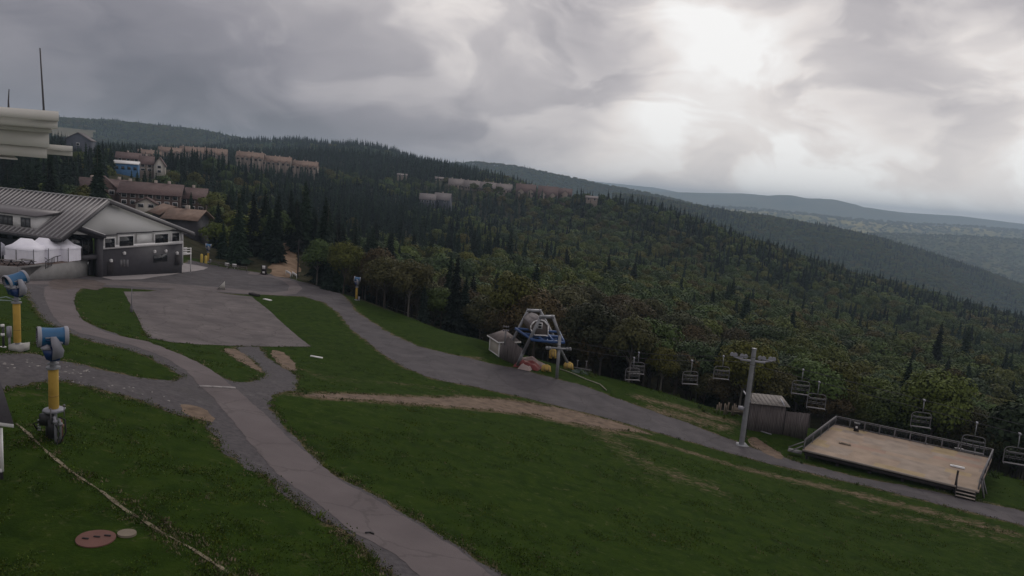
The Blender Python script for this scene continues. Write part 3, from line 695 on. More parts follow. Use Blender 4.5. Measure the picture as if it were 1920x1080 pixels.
def far_house(name, label, group, u0, u1, vt, vb, Y, depth, wm, rm, yaw=0, roof=.42, nwin=3, rows=1, gables=0, chim=1, trim=None, cat='house', gable_end=False, over=.5, trees=True):
    """block with a pitched roof; its ridge runs across (or towards us when gable_end)"""
    s = Y / F_PX; w = (u1 - u0) * s; h = (vb - vt) * s
    c = at((u0+u1)/2, vb, Y + depth/2); base = np.array([c[0], c[1], at((u0+u1)/2, vb, Y)[2]])
    a0 = -math.atan2(c[0], c[1]) * .85 + yaw; X = np.array([math.cos(a0), math.sin(a0), 0]); Yv = np.array([-math.sin(a0), math.cos(a0), 0]); Z = np.array([0, 0, 1.])
    T = lambda x, y, z: base + X*x + Yv*y + Z*z
    gnd = float(gz(base[0], base[1])) - base[2]
    low = min(-1.0, gnd - 3)
    e = empty(name, base, label, cat, group); hw, hd = w/2, depth/2; hr = h*roof; hw_ = h - hr
    b = MB()
    if gable_end:
        b.prism([T(-hw,-hd,low), T(hw,-hd,low), T(hw,-hd,hw_), T(0,-hd,h-.15), T(-hw,-hd,hw_)], Yv*depth)
    else:
        b.prism([T(-hw,-hd,low), T(-hw,hd,low), T(-hw,hd,hw_), T(-hw,0,h-.15), T(-hw,-hd,hw_)], X*w)
    b.build('wall', wm, e)
    r = MB(); k = .28; o_ = over
    if gable_end:
        for sg in (-1, 1): r.prism([T(0,-hd-o_,h), T(sg*(hw+o_),-hd-o_,hw_-o_*hr/hw), T(sg*(hw+o_),-hd-o_,hw_-o_*hr/hw+k), T(0,-hd-o_,h+k)], Yv*(depth+2*o_))
    else:
        for sg in (-1, 1): r.prism([T(-hw-o_,0,h), T(-hw-o_,sg*(hd+o_),hw_-o_*hr/hd), T(-hw-o_,sg*(hd+o_),hw_-o_*hr/hd+k), T(-hw-o_,0,h+k)], X*(w+2*o_))
    gw = w / max(1, gables)
    for g in range(gables):
        gx = -hw + gw*(g+.5); q = gw*.30
        for sg in (-1, 1): r.prism([T(gx,-hd-1.2,hw_+q*.95), T(gx+sg*(q+.3),-hd-1.2,hw_-.1), T(gx+sg*(q+.3),-hd-1.2,hw_+.12), T(gx,-hd-1.2,hw_+q*.95+.25)], Yv*(1.2+hd*.6))
    ro = r.build('roof', rm, e)
    if gables:
        for g in range(gables):
            gx = -hw + gw*(g+.5); q = gw*.30; gb = MB(); gb.prism([T(gx-q,-hd-.9,low), T(gx+q,-hd-.9,low), T(gx+q,-hd-.9,hw_), T(gx,-hd-.9,hw_+q*.85), T(gx-q,-hd-.9,hw_)], Yv*.9); gb.build('front_bay', trim or wm, e)
    for i in range(chim):
        cb = MB(); x = -hw + w*(i+.5)/chim + .2*hw*(.5 if i % 2 else -.5); cb.box(T(x, .6, h+.2), (.9, .9, 1.9), (X, Yv, Z)); cb.build('chimney', M_chim, e)
    for rr in range(rows):
        zc = hw_*(rr+.55)/rows if rows > 1 else hw_*.62; wh = min(1.3, hw_/rows*.55)
        for i in range(nwin):
            x = -hw + w*(i+.5)/nwin; ww = min(1.5, w/nwin*.5); yo = -hd - (.93 if gables and abs(((x+hw)/gw) % 1 - .5) < .28 else .02)
            f = MB(); f.box(T(x, yo, zc), (ww+.3, .08, wh+.3), (X, Yv, Z)); fo = f.build('window', trim or M_white, e)
            p = MB(); p.box(T(x, yo-.04, zc), (ww, .06, wh), (X, Yv, Z)); po = p.build('pane', M_glass, fo)
            po.parent = fo
    if trees: clear_sight(u0 + (u1-u0)*.04, vt - 3, u1 - (u1-u0)*.04, vb - (vb-vt)*(.30 if Y < 500 else .45), Y)
    FOOT.append((base[0], base[1], hw + 2, hd + 3, a0))
    return e
H = far_house
H('condominium','long brown condominium block with brown shingle roof and a white trimmed window row','brown condominiums',236,336,346,388,232,13,M_brownw,M_brownr,nwin=7,rows=2,chim=3,yaw=-.05,over=.9,gables=0)
H('condominium','brown condominium wing with a small gable, left end of the brown block behind the lodge','brown condominiums',160,236,338,372,238,13,M_brownw,M_brownr,nwin=5,rows=1,gables=1,chim=2,over=.9,yaw=-.05)
H('condominium','short brown condominium wing at the right end of the brown block','brown condominiums',343,386,355,398,244,11,M_brownw,M_brownr,nwin=3,rows=2,chim=1,yaw=-.05)
H('pavilion','low open pavilion with reddish roof just right of the lodge gable','red roofed pavilions',296,338,388,410,182,9,M_dark,M_redr,roof=.55,nwin=0,chim=0,gable_end=True,over=1.0,yaw=.35,cat='pavilion')
H('pavilion','longer reddish roofed pavilion stepping down towards the autumn bushes','red roofed pavilions',326,379,396,424,176,9,M_dark,M_redr,roof=.5,nwin=0,chim=1,over=1.1,yaw=-.32,cat='pavilion')
H('porch_house','small cream gabled porch in front of the brown condominium block',None,258,292,372,392,222,6,M_cream,M_brownr,roof=.5,nwin=2,chim=0,gable_end=True)
H('lodge_house','bright blue building with white trim among the dark trees',None,218,258,303,328,330,10,M_bluew,M_white,roof=.18,nwin=4,rows=1,chim=0,trim=M_bluew)
H('village_house','brown roofed house just above the blue building','brown roofed village houses',222,262,287,304,365,11,M_brownw,M_brownr,roof=.6,nwin=3,chim=1)
H('village_house','brown roofed house with white gable trim right of the blue building','brown roofed village houses',264,287,294,322,352,10,M_tanw,M_brownr,roof=.5,nwin=2,rows=2,chim=1)
H('village_house','narrow gabled house right of the other brown roofed houses','brown roofed village houses',291,309,296,326,350,10,M_cream,M_brownr,roof=.45,nwin=1,rows=2,chim=0,gable_end=True)
H('village_house','slate blue gabled house beside the white eave at the left','brown roofed village houses',131,172,250,284,420,16,M_slate,M_greyr,roof=.38,nwin=1,rows=1,chim=0,gable_end=True,yaw=-.1)
for i,(a,b,t,q) in enumerate([(262,300,282,297),(300,338,277,292),(340,380,276,292),(381,424,279,297)]):
    H('townhouse_row',['leftmost red roofed townhouse row on the upper ridge','second red roofed townhouse row from the left on the ridge','third red roofed townhouse row, highest on the ridge','red roofed townhouse row left of the tall dark spruces'][i],'red roofed townhouses',a,b,t,q,560+i*12,12,M_tanw,M_redr,roof=.62,nwin=5,gables=3,chim=3,trim=M_tanw)
for i,(a,b,t,q) in enumerate([(446,493,286,303),(494,545,294,312),(549,595,303,319)]):
    H('townhouse_row',['upper red roofed townhouse row right of the tall dark spruces','middle red roofed townhouse row stepping down the ridge','rightmost and lowest red roofed townhouse row'][i],'red roofed townhouses',a,b,t,q,545+i*8,12,M_tanw,M_redr,roof=.62,nwin=6,gables=4,chim=4,trim=M_tanw,yaw=-.1)
for i in range(4):
    a = 841+i*30; H('townhouse_row',['leftmost','second from left','third from left','rightmost'][i]+' pale grey roofed townhouse block in the row on the far ridge','pale townhouses',a,a+28,336+i*3.2,353+i*3.2,650,12,M_tanw,M_pinkr,roof=.68,nwin=5,gables=4,chim=2,trim=M_tanw)
H('townhouse_row','brown roofed townhouse right of the pale townhouse row','brown roofed ridge townhouses',967,1003,346,368,640,13,M_brownw,M_brownr,roof=.6,nwin=3,gables=2,chim=2,trim=M_tanw)
H('townhouse_row','largest brown roofed townhouse at the end of the ridge','brown roofed ridge townhouses',1008,1044,350,376,630,14,M_brownw,M_brownr,roof=.6,nwin=4,gables=2,chim=1,trim=M_tanw)
H('townhouse_row','small brown roofed townhouse just before the ridge drops','brown roofed ridge townhouses',1046,1071,354,372,640,12,M_brownw,M_brownr,roof=.6,nwin=2,gables=1,chim=1,trim=M_tanw)
H('chalet','dark chalet with grey roof alone in the forest below the pale townhouses','forest chalets',787,816,364,384,520,10,M_slate,M_greyr,roof=.5,nwin=3,chim=0)
H('chalet','right half of the grey roofed chalet group, partly hidden by trees','forest chalets',815,845,363,384,528,10,M_slate,M_greyr,roof=.55,nwin=2,chim=1,gable_end=False,yaw=-.25)
H('cabin','small pale cabin on the forest slope, upper left of the pale townhouses','pale forest cabins',745,763,326,333,700,9,M_tanw,M_pinkr,nwin=2,chim=0)
H('cabin','small pale cabin just left of the pale townhouse row','pale forest cabins',813,831,332,340,690,9,M_tanw,M_pinkr,nwin=2,chim=0)
H('cabin','small pale cabin half hidden right of the brown townhouses','pale forest cabins',1098,1120,368,377,600,9,M_tanw,M_pinkr,nwin=2,chim=0)
# bare reddish bank beyond the road loop
def bank_poly(): return gpoly([(512,519),(505,485),(513,466),(528,456),(545,458),(560,470),(564,500),(558,520)], 1)
clear_sight(507,468,560,510,400)
sheet('dirt_bank', bank_poly(), mat('orange_dirt', (.20,.125,.075), .95, .3, .5, .6, 4, col2=(.26,.18,.12)), .05, .9, 3.0, res=.5)
FOOT.append((-66, 135, 10, 10, 0)); FOOT.append((-85, 130, 10, 10, 0)); FOOT.append((-75, 125, 12, 12, 0))
# ---------------------------------------------------------------- the wooded hillside
P = np.vstack([scatter(5.4, 80, 260, -.86, .95), scatter(6.3, 260, 520, -.86, .95), scatter(7.2, 520, 1150, -.86, .95)])
ey = edge_y(P[:, 0], P[:, 1])
keep = P[:, 1] > ey + 4.0 + 1.5*rng.random(len(P))
P = P[keep]
Pz = gz(P[:, 0], P[:, 1])
# share of conifers: dark ridge tops and left; broadleaf on the lower right slope
dist = np.hypot(P[:, 0], P[:, 1])
ang = P[:, 0] / P[:, 1]
pu, pv, pw = proj(np.column_stack([P, Pz + 10]))
sil = np.interp(pu, [0,300,600,900,1050,1200,1300,1500,1700,1920], [262,272,280,314,350,378,410,478,528,590])
near_top = np.clip(1 - (pv - sil) / 55, 0, 1)
con = .56 - .56*np.clip((pu - 900) / 600, 0, 1) + .62*near_top + fbm(P[:, 0], P[:, 1], 70, 3)*1.1 + .32*np.clip((820-pu)/400, 0, 1)
con += .25 * np.exp(-((pu-560)/260)**2 - ((pv-420)/90)**2) + .5*np.exp(-((pu-1250)/90)**2 - ((pv-690)/60)**2)
con += .75*np.exp(-((pu-1680)/150)**2 - ((pv-760)/70)**2)
con -= .9 * np.exp(-((pu-760)/110)**2 - ((pv-530)/50)**2) + .7*np.exp(-((pu-430)/50)**2 - ((pv-430)/50)**2) + .9*np.exp(-((pu-1130)/130)**2 - ((pv-600)/60)**2)
is_con = rng.random(len(P)) < con
Hs = np.where(is_con, rng.uniform(.72, 1.22, len(P)), rng.uniform(.72, 1.12, len(P)))
Hs *= 1 + .12*fbm(P[:, 0], P[:, 1], 40, 2)
# sight lines to the houses stay open
bad = np.zeros(len(P), bool)
topz = Pz + 12*Hs; tu, tv, tw = proj(np.column_stack([P, topz])); bu, bv, bw = proj(np.column_stack([P, Pz + 1]))
rpx = 2.8 / np.maximum(tw, 1) * F_PX
for (u0, v0, u1, v1, D) in CLEAR:
    bad |= (tu + rpx > u0) & (tu - rpx < u1) & (tv < v1) & (bv > v0) & (P[:, 1] < D + 6) & (rng.random(len(P)) < (.90 if D < 500 else .68))
for (x, y, fw, fd, fa) in FOOT:
    qx = P[:, 0]-x; qy = P[:, 1]-y; bad |= (np.abs(qx*math.cos(fa)+qy*math.sin(fa)) < fw) & (np.abs(-qx*math.sin(fa)+qy*math.cos(fa)) < fd)
bad |= (tv < sil - 26*np.clip(450/np.maximum(tw,1),.25,1)) & (pu > 130)
P, Pz, is_con, Hs, dist, tu, tv, pu = P[~bad], Pz[~bad], is_con[~bad], Hs[~bad], dist[~bad], tu[~bad], tv[~bad], pu[~bad]
inview = (tu > -30) & (tu < 1950)
order = np.argsort(dist)
def indiv(want, cond, protos, nm, n_max, labelf, cat, groupf):
    sel = [i for i in order if cond[i] and inview[i]][:n_max]
    for c, i in enumerate(sel):
        col = TREECOL(P[i], pu[i]) if nm != 'spruce_tree' else None
        k = int(rng.integers(0, 4)) if nm == 'spruce_tree' else (int(rng.integers(3, 6)) if col else int(rng.integers(0, 3)))
        tr, cw = protos[k]
        lab = labelf(P[i], pu[i], col); grp = groupf(P[i], pu[i], col)
        e = bpy.data.objects.new(nm, None); COL.objects.link(e)
        e.location = (P[i][0], P[i][1], Pz[i]); e.rotation_euler = (rng.normal()*.02, rng.normal()*.02, rng.uniform(0, 6.28)); s = Hs[i]
        e.scale = (s*rng.uniform(.88, 1.15),)*2 + (s,)
        tag(e, lab, cat, grp)
        link(tr, 'trunk', e); link(cw, 'crown', e)
    return set(sel)
def TREECOL(p, u):
    """autumn tinted?"""
    a = math.exp(-((u-1120)/190)**2)*.9 + math.exp(-((u-430)/70)**2)*.7 + math.exp(-((u-760)/110)**2)*.75 + .18 + (.3 if 1270 < u < 1400 else 0)
    return rng.random() < a and p[1] < 190
def zone(u): return ['behind the lodge' if u < 360 else 'beyond the end of the road loop' if u < 640 else 'below the bank left of the terminal' if u < 905 else
                     'behind the lift terminal' if u < 1130 else 'below the bank left of the lift tower' if u < 1400 else 'below the bank behind the wooden deck'][0]
used = indiv(1, is_con, PRO_S, 'spruce_tree', 300, lambda p, u, c: 'dark green spruce in the forest ' + zone(u), 'spruce', lambda p, u, c: 'spruces ' + zone(u))
used |= indiv(1, ~is_con, PRO_B, 'broadleaf_tree', 300, lambda p, u, c: ('olive and rust autumn' if c else 'green leafy') + ' tree ' + zone(u), 'tree',
              lambda p, u, c: ('autumn' if c else 'green') + ' broadleaf trees ' + zone(u))
rest = np.array([i for i in range(len(P)) if i not in used])

def instancer(name, pos, scale, idx):
    me = bpy.data.meshes.new(name); me.vertices.add(len(pos)); me.vertices.foreach_set('co', np.asarray(pos, np.float32).ravel())
    a = me.attributes.new('tree_scale', 'FLOAT_VECTOR', 'POINT'); a.data.foreach_set('vector', np.asarray(scale, np.float32).ravel())
    a = me.attributes.new('tree_kind', 'INT', 'POINT'); a.data.foreach_set('value', np.asarray(idx, np.int32))
    a = me.attributes.new('tree_turn', 'FLOAT_VECTOR', 'POINT'); t = np.zeros((len(pos), 3), np.float32); t[:, 2] = rng.uniform(0, 6.28, len(pos)); a.data.foreach_set('vector', t.ravel())
    me.update(); o = bpy.data.objects.new(name, me); COL.objects.link(o); o['kind'] = 'stuff'
    if 'forest_nodes' not in bpy.data.node_groups:
        g = bpy.data.node_groups.new('forest_nodes', 'GeometryNodeTree')
        g.interface.new_socket('Geometry', in_out='INPUT', socket_type='NodeSocketGeometry'); g.interface.new_socket('Geometry', in_out='OUTPUT', socket_type='NodeSocketGeometry')
        n = g.nodes; gi = n.new('NodeGroupInput'); go = n.new('NodeGroupOutput'); ip = n.new('GeometryNodeInstanceOnPoints'); ci = n.new('GeometryNodeCollectionInfo')
        ci.inputs['Collection'].default_value = FARC; ci.inputs['Separate Children'].default_value = True; ci.inputs['Reset Children'].default_value = True
        def na(nm, ty):
            q = n.new('GeometryNodeInputNamedAttribute'); q.data_type = ty; q.inputs['Name'].default_value = nm; return q.outputs['Attribute']
        g.links.new(gi.outputs[0], ip.inputs['Points']); g.links.new(ci.outputs[0], ip.inputs['Instance']); ip.inputs['Pick Instance'].default_value = True
        g.links.new(na('tree_kind', 'INT'), ip.inputs['Instance Index']); g.links.new(na('tree_scale', 'FLOAT_VECTOR'), ip.inputs['Scale'])
        er = n.new('FunctionNodeEulerToRotation'); g.links.new(na('tree_turn', 'FLOAT_VECTOR'), er.inputs[0]); g.links.new(er.outputs[0], ip.inputs['Rotation'])
        g.links.new(ip.outputs[0], go.inputs[0])
    md = o.modifiers.new('forest', 'NODES'); md.node_group = bpy.data.node_groups['forest_nodes']
    return o
def pick(con_, d):
    k = np.empty(len(con_), int)
    for i in range(len(con_)):
        a, b = (I_MS if d[i] < 480 else I_FS) if con_[i] else (I_MB if d[i] < 480 else I_FB)
        k[i] = rng.integers(a, b)
    return k
rp = P[rest]; sc = np.stack([Hs[rest]*rng.uniform(.85, 1.2, len(rest)), Hs[rest]*rng.uniform(.85, 1.2, len(rest)), Hs[rest]], 1)
o = instancer('forest', np.column_stack([rp, Pz[rest] - .3]), sc, pick(is_con[rest], dist[rest]))
tag(o, 'dense mixed forest of dark spruces and green broadleaf trees covering the hillside', 'forest')
print('FOREST', len(rest), len(used))

# ---------------------------------------------------------------- hills beyond, each a real ridge with its own slopes
def hill_mat(name, cols, scale, bump):
    m = bpy.data.materials.new(name); m.use_nodes = True; t = m.node_tree; ns = t.nodes; ln = t.links.new; b = ns['Principled BSDF']
    b.inputs['Roughness'].default_value = 1; b.inputs['Specular IOR Level'].default_value = 0
    tc = ns.new('ShaderNodeTexCoord')
    def nz(s, d): n = ns.new('ShaderNodeTexNoise'); n.inputs['Scale'].default_value = s; n.inputs['Detail'].default_value = d; n.inputs['Roughness'].default_value = .6; ln(tc.outputs['Object'], n.inputs['Vector']); return n.outputs['Fac']
    a = ns.new('ShaderNodeMath'); a.operation = 'MULTIPLY_ADD'; a.inputs[1].default_value = .55; ln(nz(scale, 5), a.inputs[0])
    c = ns.new('ShaderNodeMath'); c.operation = 'MULTIPLY'; c.inputs[1].default_value = .5; ln(nz(scale*.09, 4), c.inputs[0]); ln(c.outputs[0], a.inputs[2])
    r = ns.new('ShaderNodeValToRGB'); cr = r.color_ramp; ln(a.outputs[0], r.inputs[0])
    cr.elements[0].position = .34; cr.elements[0].color = (*cols[0], 1); cr.elements[1].position = .70; cr.elements[1].color = (*cols[-1], 1)
    for i, cc in enumerate(cols[1:-1]): e = cr.elements.new(.34 + .36*(i+1)/(len(cols)-1)); e.color = (*cc, 1)
    ln(r.outputs[0], b.inputs['Base Color'])
    v = ns.new('ShaderNodeTexVoronoi'); v.inputs['Scale'].default_value = scale*1.6; ln(tc.outputs['Object'], v.inputs['Vector'])
    bp = ns.new('ShaderNodeBump'); bp.inputs['Strength'].default_value = bump; bp.inputs['Distance'].default_value = 9; bp.invert = True; ln(v.outputs['Distance'], bp.inputs['Height']); ln(bp.outputs[0], b.inputs['Normal'])
    return m
def ridge(sil, D, foot=.6, drop=.09, nx=160, ny=46, rel=.018, m=None, back=.25, jag=0):
    """crest above the traced silhouette at distance D; front slope falls towards the viewer, back slope away"""
    us = np.linspace(sil[0][0], sil[-1][0], nx); vs = np.interp(us, [p[0] for p in sil], [p[1] for p in sil])
    k = np.array([.25, .5, .25])
    for _ in range(3): vs[1:-1] = np.convolve(vs, k, 'valid')
    V = np.empty((nx, ny + 8, 3))
    for i, (u, v) in enumerate(zip(us, vs)):
        c = at(u, v, D); h = np.array([c[0], c[1]]) / np.hypot(c[0], c[1]); dd = np.hypot(c[0], c[1])
        for j in range(ny + 8):
            t = j / (ny - 1)
            if j < ny: f = foot + (1-foot)*t; z = c[2] - drop*D*(1 - math.sin(t*math.pi/2)**1.15)
            else: f = 1 + back*(t-1)*ny/8; z = c[2] - drop*D*((j-ny+1)/8)**1.4
            V[i, j] = (h[0]*dd*f, h[1]*dd*f, z)
    w = np.sin(np.clip(np.arange(ny+8)/(ny-1), 0, 1)*math.pi)[None]
    w = w * np.clip((ny - 3 - np.arange(ny+8))/12, 0, 1)[None]
    V[..., 2] += (fbm(V[..., 0], V[..., 1], D*.16, 4) - .12) * D*rel*2 * w
    idx = np.arange(nx*(ny+8)).reshape(nx, ny+8)
    Fq = np.stack([idx[:-1, :-1].ravel(), idx[1:, :-1].ravel(), idx[1:, 1:].ravel(), idx[:-1, 1:].ravel()], 1)
    o = link(np_mesh('hill', V.reshape(-1, 3), Fq, m, smooth=True), 'hill'); o['kind'] = 'structure'
    return V
def grove(V, spacing, scale, con, lo=0.0, name='distant_forest', label='', D=1000, field=None):
    """cover a ridge with trees"""
    nx, ny, _ = V.shape; A = V[:, :ny-4]; pos = []; cn = []
    e1 = np.linalg.norm(A[1:, :-1]-A[:-1, :-1], axis=-1); e2 = np.linalg.norm(A[:-1, 1:]-A[:-1, :-1], axis=-1)
    n = e1*e2/spacing**2
    for i in range(n.shape[0]):
        for j in range(n.shape[1]):
            if j < lo*ny: continue
            c = int(n[i, j] + rng.random())
            if c:
                f = rng.random((c, 2)); p = (A[i, j]*(1-f[:, :1]) + A[i+1, j]*f[:, :1])*(1-f[:, 1:]) + (A[i, j+1]*(1-f[:, :1]) + A[i+1, j+1]*f[:, :1])*f[:, 1:]
                pos.append(p); cn.append(np.full(c, con + (.5 if j > ny-16 and D < 1500 else 0)))
    pos = np.vstack(pos); cn = np.concatenate(cn) + fbm(pos[:, 0], pos[:, 1], D*.05, 3)*1.2
    uu, vv, ww = proj(pos); k = (uu > -60) & (uu < 1980)
    if field: k &= ~((uu > field[0]) & (uu < field[2] - (vv-field[1])*.5) & (vv > field[1] + (uu-field[0])*.12) & (vv < field[3])); pos, cn = pos[k], cn[k]
    isc = rng.random(len(pos)) < cn; s = scale*rng.uniform(.7, 1.25, (len(pos), 1)) * np.array([[1, 1, 1.0]]); s[:, 2] *= np.where(isc, 1.0, .8)
    pos[:, 2] -= 1.5
    o = instancer(name, pos, s, np.where(isc, rng.integers(*I_FS, len(pos)), rng.integers(*I_FB, len(pos))))
    tag(o, label, 'forest'); print(name, len(pos)); return o
M_h1 = hill_mat('hill_woods', [(.028,.050,.034),(.046,.074,.040),(.07,.09,.046)], .12, .8)
M_h2 = hill_mat('far_hill_woods', [(0.0426,0.0693,0.0364),(0.0702,0.0924,0.0400),(0.1191,0.1155,0.0455),(0.1003,0.1040,0.0455)], .05, .9)
M_h3 = hill_mat('valley_woods_painted_sun', [(0.0490,0.0738,0.0318),(0.0952,0.1168,0.0374),(0.2040,0.1845,0.0561),(0.3672,0.3075,0.1028),(0.4624,0.3444,0.1496)], .028, .9)  # paler yellow stops put the valley's sunlit patches into the colour
V = ridge([(-150,236),(0,230),(110,226),(200,230),(300,240),(380,249),(430,259),(520,278),(620,300)], 1900, .62, .085, m=M_h1)
grove(V, 11, 1.1, .12, .35, label='distant wooded hill slope left, above the red roofed townhouses', D=1900, field=(96,238,186,285))
fu, fv, _w = proj(V); nxf, nyf = fu.shape; idf = np.arange(nxf*nyf).reshape(nxf, nyf)
mk = (fu > 92) & (fu < 184 - (fv-238)*.5) & (fv > 240 + (fu-96)*.12) & (fv < 290); mk[:, 44:] = False
mk = mk[:-1, :-1]; Ff = np.stack([idf[:-1, :-1][mk], idf[1:, :-1][mk], idf[1:, 1:][mk], idf[:-1, 1:][mk]], 1); print('FIELD', len(Ff))
if len(Ff): fo_ = link(np_mesh('field', V.reshape(-1, 3) + (0, 0, 3), Ff, mat('tan_field', (.13,.12,.07), 1, .25, .02, col2=(.19,.165,.11)), smooth=True), 'field'); fo_['kind'] = 'structure'
V = ridge([(330,292),(440,268),(520,266),(570,266),(620,274),(700,287),(800,305),(900,325)], 1350, .75, .06, m=M_h1)
grove(V, 8.5, .95, .95, .3, label='dark conifer wood on the rounded hilltop behind the nearest ridge', D=1350)
V = ridge([(700,330),(800,318),(860,308),(900,308),(960,314),(1050,332),(1130,349),(1200,362),(1300,385),(1400,415),(1500,450),(1600,480)], 2600, .72, .07, m=M_h1)
grove(V, 14, 1.35, .15, .3, label='blue green wooded mountainside beyond the row of pale townhouses', D=2600)
V = ridge([(1150,366),(1200,370),(1290,385),(1360,398),(1450,410),(1560,429),(1650,449),(1750,479),(1850,512),(1920,538),(2050,580)], 1700, .55, .12, m=M_h1)
grove(V, 9.5, 1.0, .22, .1, label='long wooded spur descending to the right across the middle of the valley', D=1700)
V = ridge([(1100,385),(1290,386),(1400,393),(1500,402),(1600,413),(1700,421),(1800,425),(1920,435),(2060,448)], 5200, .50, .085, rel=.012, m=M_h3, nx=220, ny=60)
grove(V, 50, 2.6, -.6, .15, label='patchwork of woods and painted sunlit patches on the far valley side', D=5200)
V = ridge([(1350,470),(1500,442),(1650,440),(1800,444),(1920,452),(2060,462)], 3400, .60, .09, rel=.012, m=M_h2)
grove(V, 27, 1.7, -.2, .15, label='rolling wooded ground at the foot of the far valley side', D=3400)
ridge([(1120,356),(1260,360),(1330,362),(1400,363),(1450,368),(1560,382),(1700,399),(1800,405),(1920,420),(2080,436)], 8200, .7, .05, m=M_h2)
ridge([(900,340),(1080,336),(1130,342),(1180,347),(1230,352),(1300,366),(1400,384),(1500,400)], 9600, .85, .04, m=M_h2)
# ================================================================ near objects
M_steel = mat('galvanised_steel', (.24,.245,.265), .5, .12, 1.5, metal=.35)
M_steeld = mat('dark_steel', (.05,.05,.056), .5, .2, 2, metal=.4)
M_blue = mat('gun_blue', (.014,.098,.225), .32, .12, 1.5, spec=.5)
M_blued = mat('gun_dark_blue', (.012,.035,.12), .4, .15, 1.5, spec=.5)
M_lgrey = mat('gun_grey', (.26,.26,.30), .5, .1, 2)
M_yell = mat('yellow_padding', (.42,.27,.055), .75, .14, 1.8, .25, 6)
M_black = mat('black_rubber', (.012,.012,.014), .7, .3, 4)
M_wood = mat('weathered_planks', (.105,.088,.090), .9, .35, 2.2, .5, 5, stretch=(3, 3, .25), col2=(.15,.13,.13))
M_deckw = mat('deck_boards', (.275,.205,.155), .85, .16, .5, .2, 3, col2=(.34,.26,.20))
M_rail = mat('grey_rail', (.14,.135,.145), .8, .2, 2)
M_bwood = mat('dark_wood', (.030,.026,.028), .9, .3, 2)
M_conc = mat('concrete', (.22,.215,.215), .9, .12, 1.0, .2, 8)
M_red = mat('red_tarp', (.15,.028,.028), .7, .2, 1.5, .3, 4)
M_tent = mat('tent_fabric', (.80,.79,.88), .8, .05, 1.0)
M_beige = mat('beige_siding', (.36,.33,.29), .8, .08, 1.0)
M_white2 = mat('white_trim', (.68,.67,.68), .6, .06, 2)

# ---------------------------------------------------------------- the lodge
nA = hit(190, 519)
GA = R(96)                                   # direction of the gable wall seen from above
g_ = np.array([math.cos(GA), math.sin(GA), 0]); g_ = np.array([.30, .954, 0]); g_ /= np.linalg.norm(g_)
s_ = np.array([-g_[1], g_[0], 0]); n_ = -s_  # s_ runs left along the side front, n_ points out of the gable wall
Zv = np.array([0, 0, 1.])
def onpl(u, v, off=0.0):
    """where the line of sight meets the gable wall plane moved out by off"""
    d = ray(u, v); P0 = nA + n_*off; return d * ((P0 @ n_) / (d @ n_))
def LG(p): q = p - nA; return q @ g_, q @ s_, q[2]
def W3(a, b, z): return nA + g_*a + s_*b + Zv*z
lodge = empty('lodge', nA, 'large two storey lodge with grey standing seam roof, pale gable and charcoal base', 'lodge')
A3 = onpl(197, 377); a_ap, _, z_ap = LG(A3)
a_r, _, z_r = LG(onpl(349, 436)); a_l, _, z_l = LG(onpl(112, 446)); a_l2, _, z_l2 = LG(onpl(145, 425)); a_p, _, z_p = LG(onpl(192, 442))
a_e, _, z_e = LG(onpl(343, 495)); _, _, z_rs = LG(onpl(343, 433)); a_rs = LG(onpl(343, 433))[0]
print('LODGE apex', a_ap, z_ap, 'right', a_r, z_r, 'left', a_l, z_l, 'end', a_e, z_e)
slR = (z_ap - z_r) / (a_r - a_ap); slL = (z_ap - z_l) / (a_ap - a_l)
band = LG(onpl(192, 473))[2]; bandr = LG(onpl(343, 452))[2]; zb = (band + bandr) / 2
wt = MB()
wt.prism([W3(a_l + 1.0, 0, z_l + slL*1.0 - .1), W3(a_p, 0, z_p), W3(a_p, 0, zb), W3(a_rs, 0, zb), W3(a_rs, 0, z_ap - slR*(a_rs - a_ap) - .15), W3(a_ap, 0, z_ap - .15)], s_*.4)
wt.build('gable_wall', mat('pale_panel', (.62,.62,.62), .75, .03, .3), lodge)
tr = MB()
for a in np.linspace(a_ap - 3, a_rs - 2, 5): tr.box(W3(a, -.01, (zb + z_ap - slR*max(0, a - a_ap))/2 + .3), (.05, .03, 1.2), (g_, s_, Zv))
wb = MB(); wb.prism([W3(a_p, .05, min(-1.5, z_e-1)), W3(a_rs - .1, .05, min(-1.5, z_e - 1)), W3(a_rs - .1, .05, zb), W3(a_p, .05, zb)], s_*.5); wb.build('base_wall', M_dark, lodge)
bd = MB(); bd.box(W3((a_p+a_rs)/2, -.06, zb + .28), (a_rs - a_p, .12, .56), (g_, s_, Zv)); bd.box(W3(a_rs - .18, -.06, (zb+z_rs)/2 + .3), (.36, .12, z_rs - zb - .6), (g_, s_, Zv)); bd.build('band_trim', M_white2, lodge)
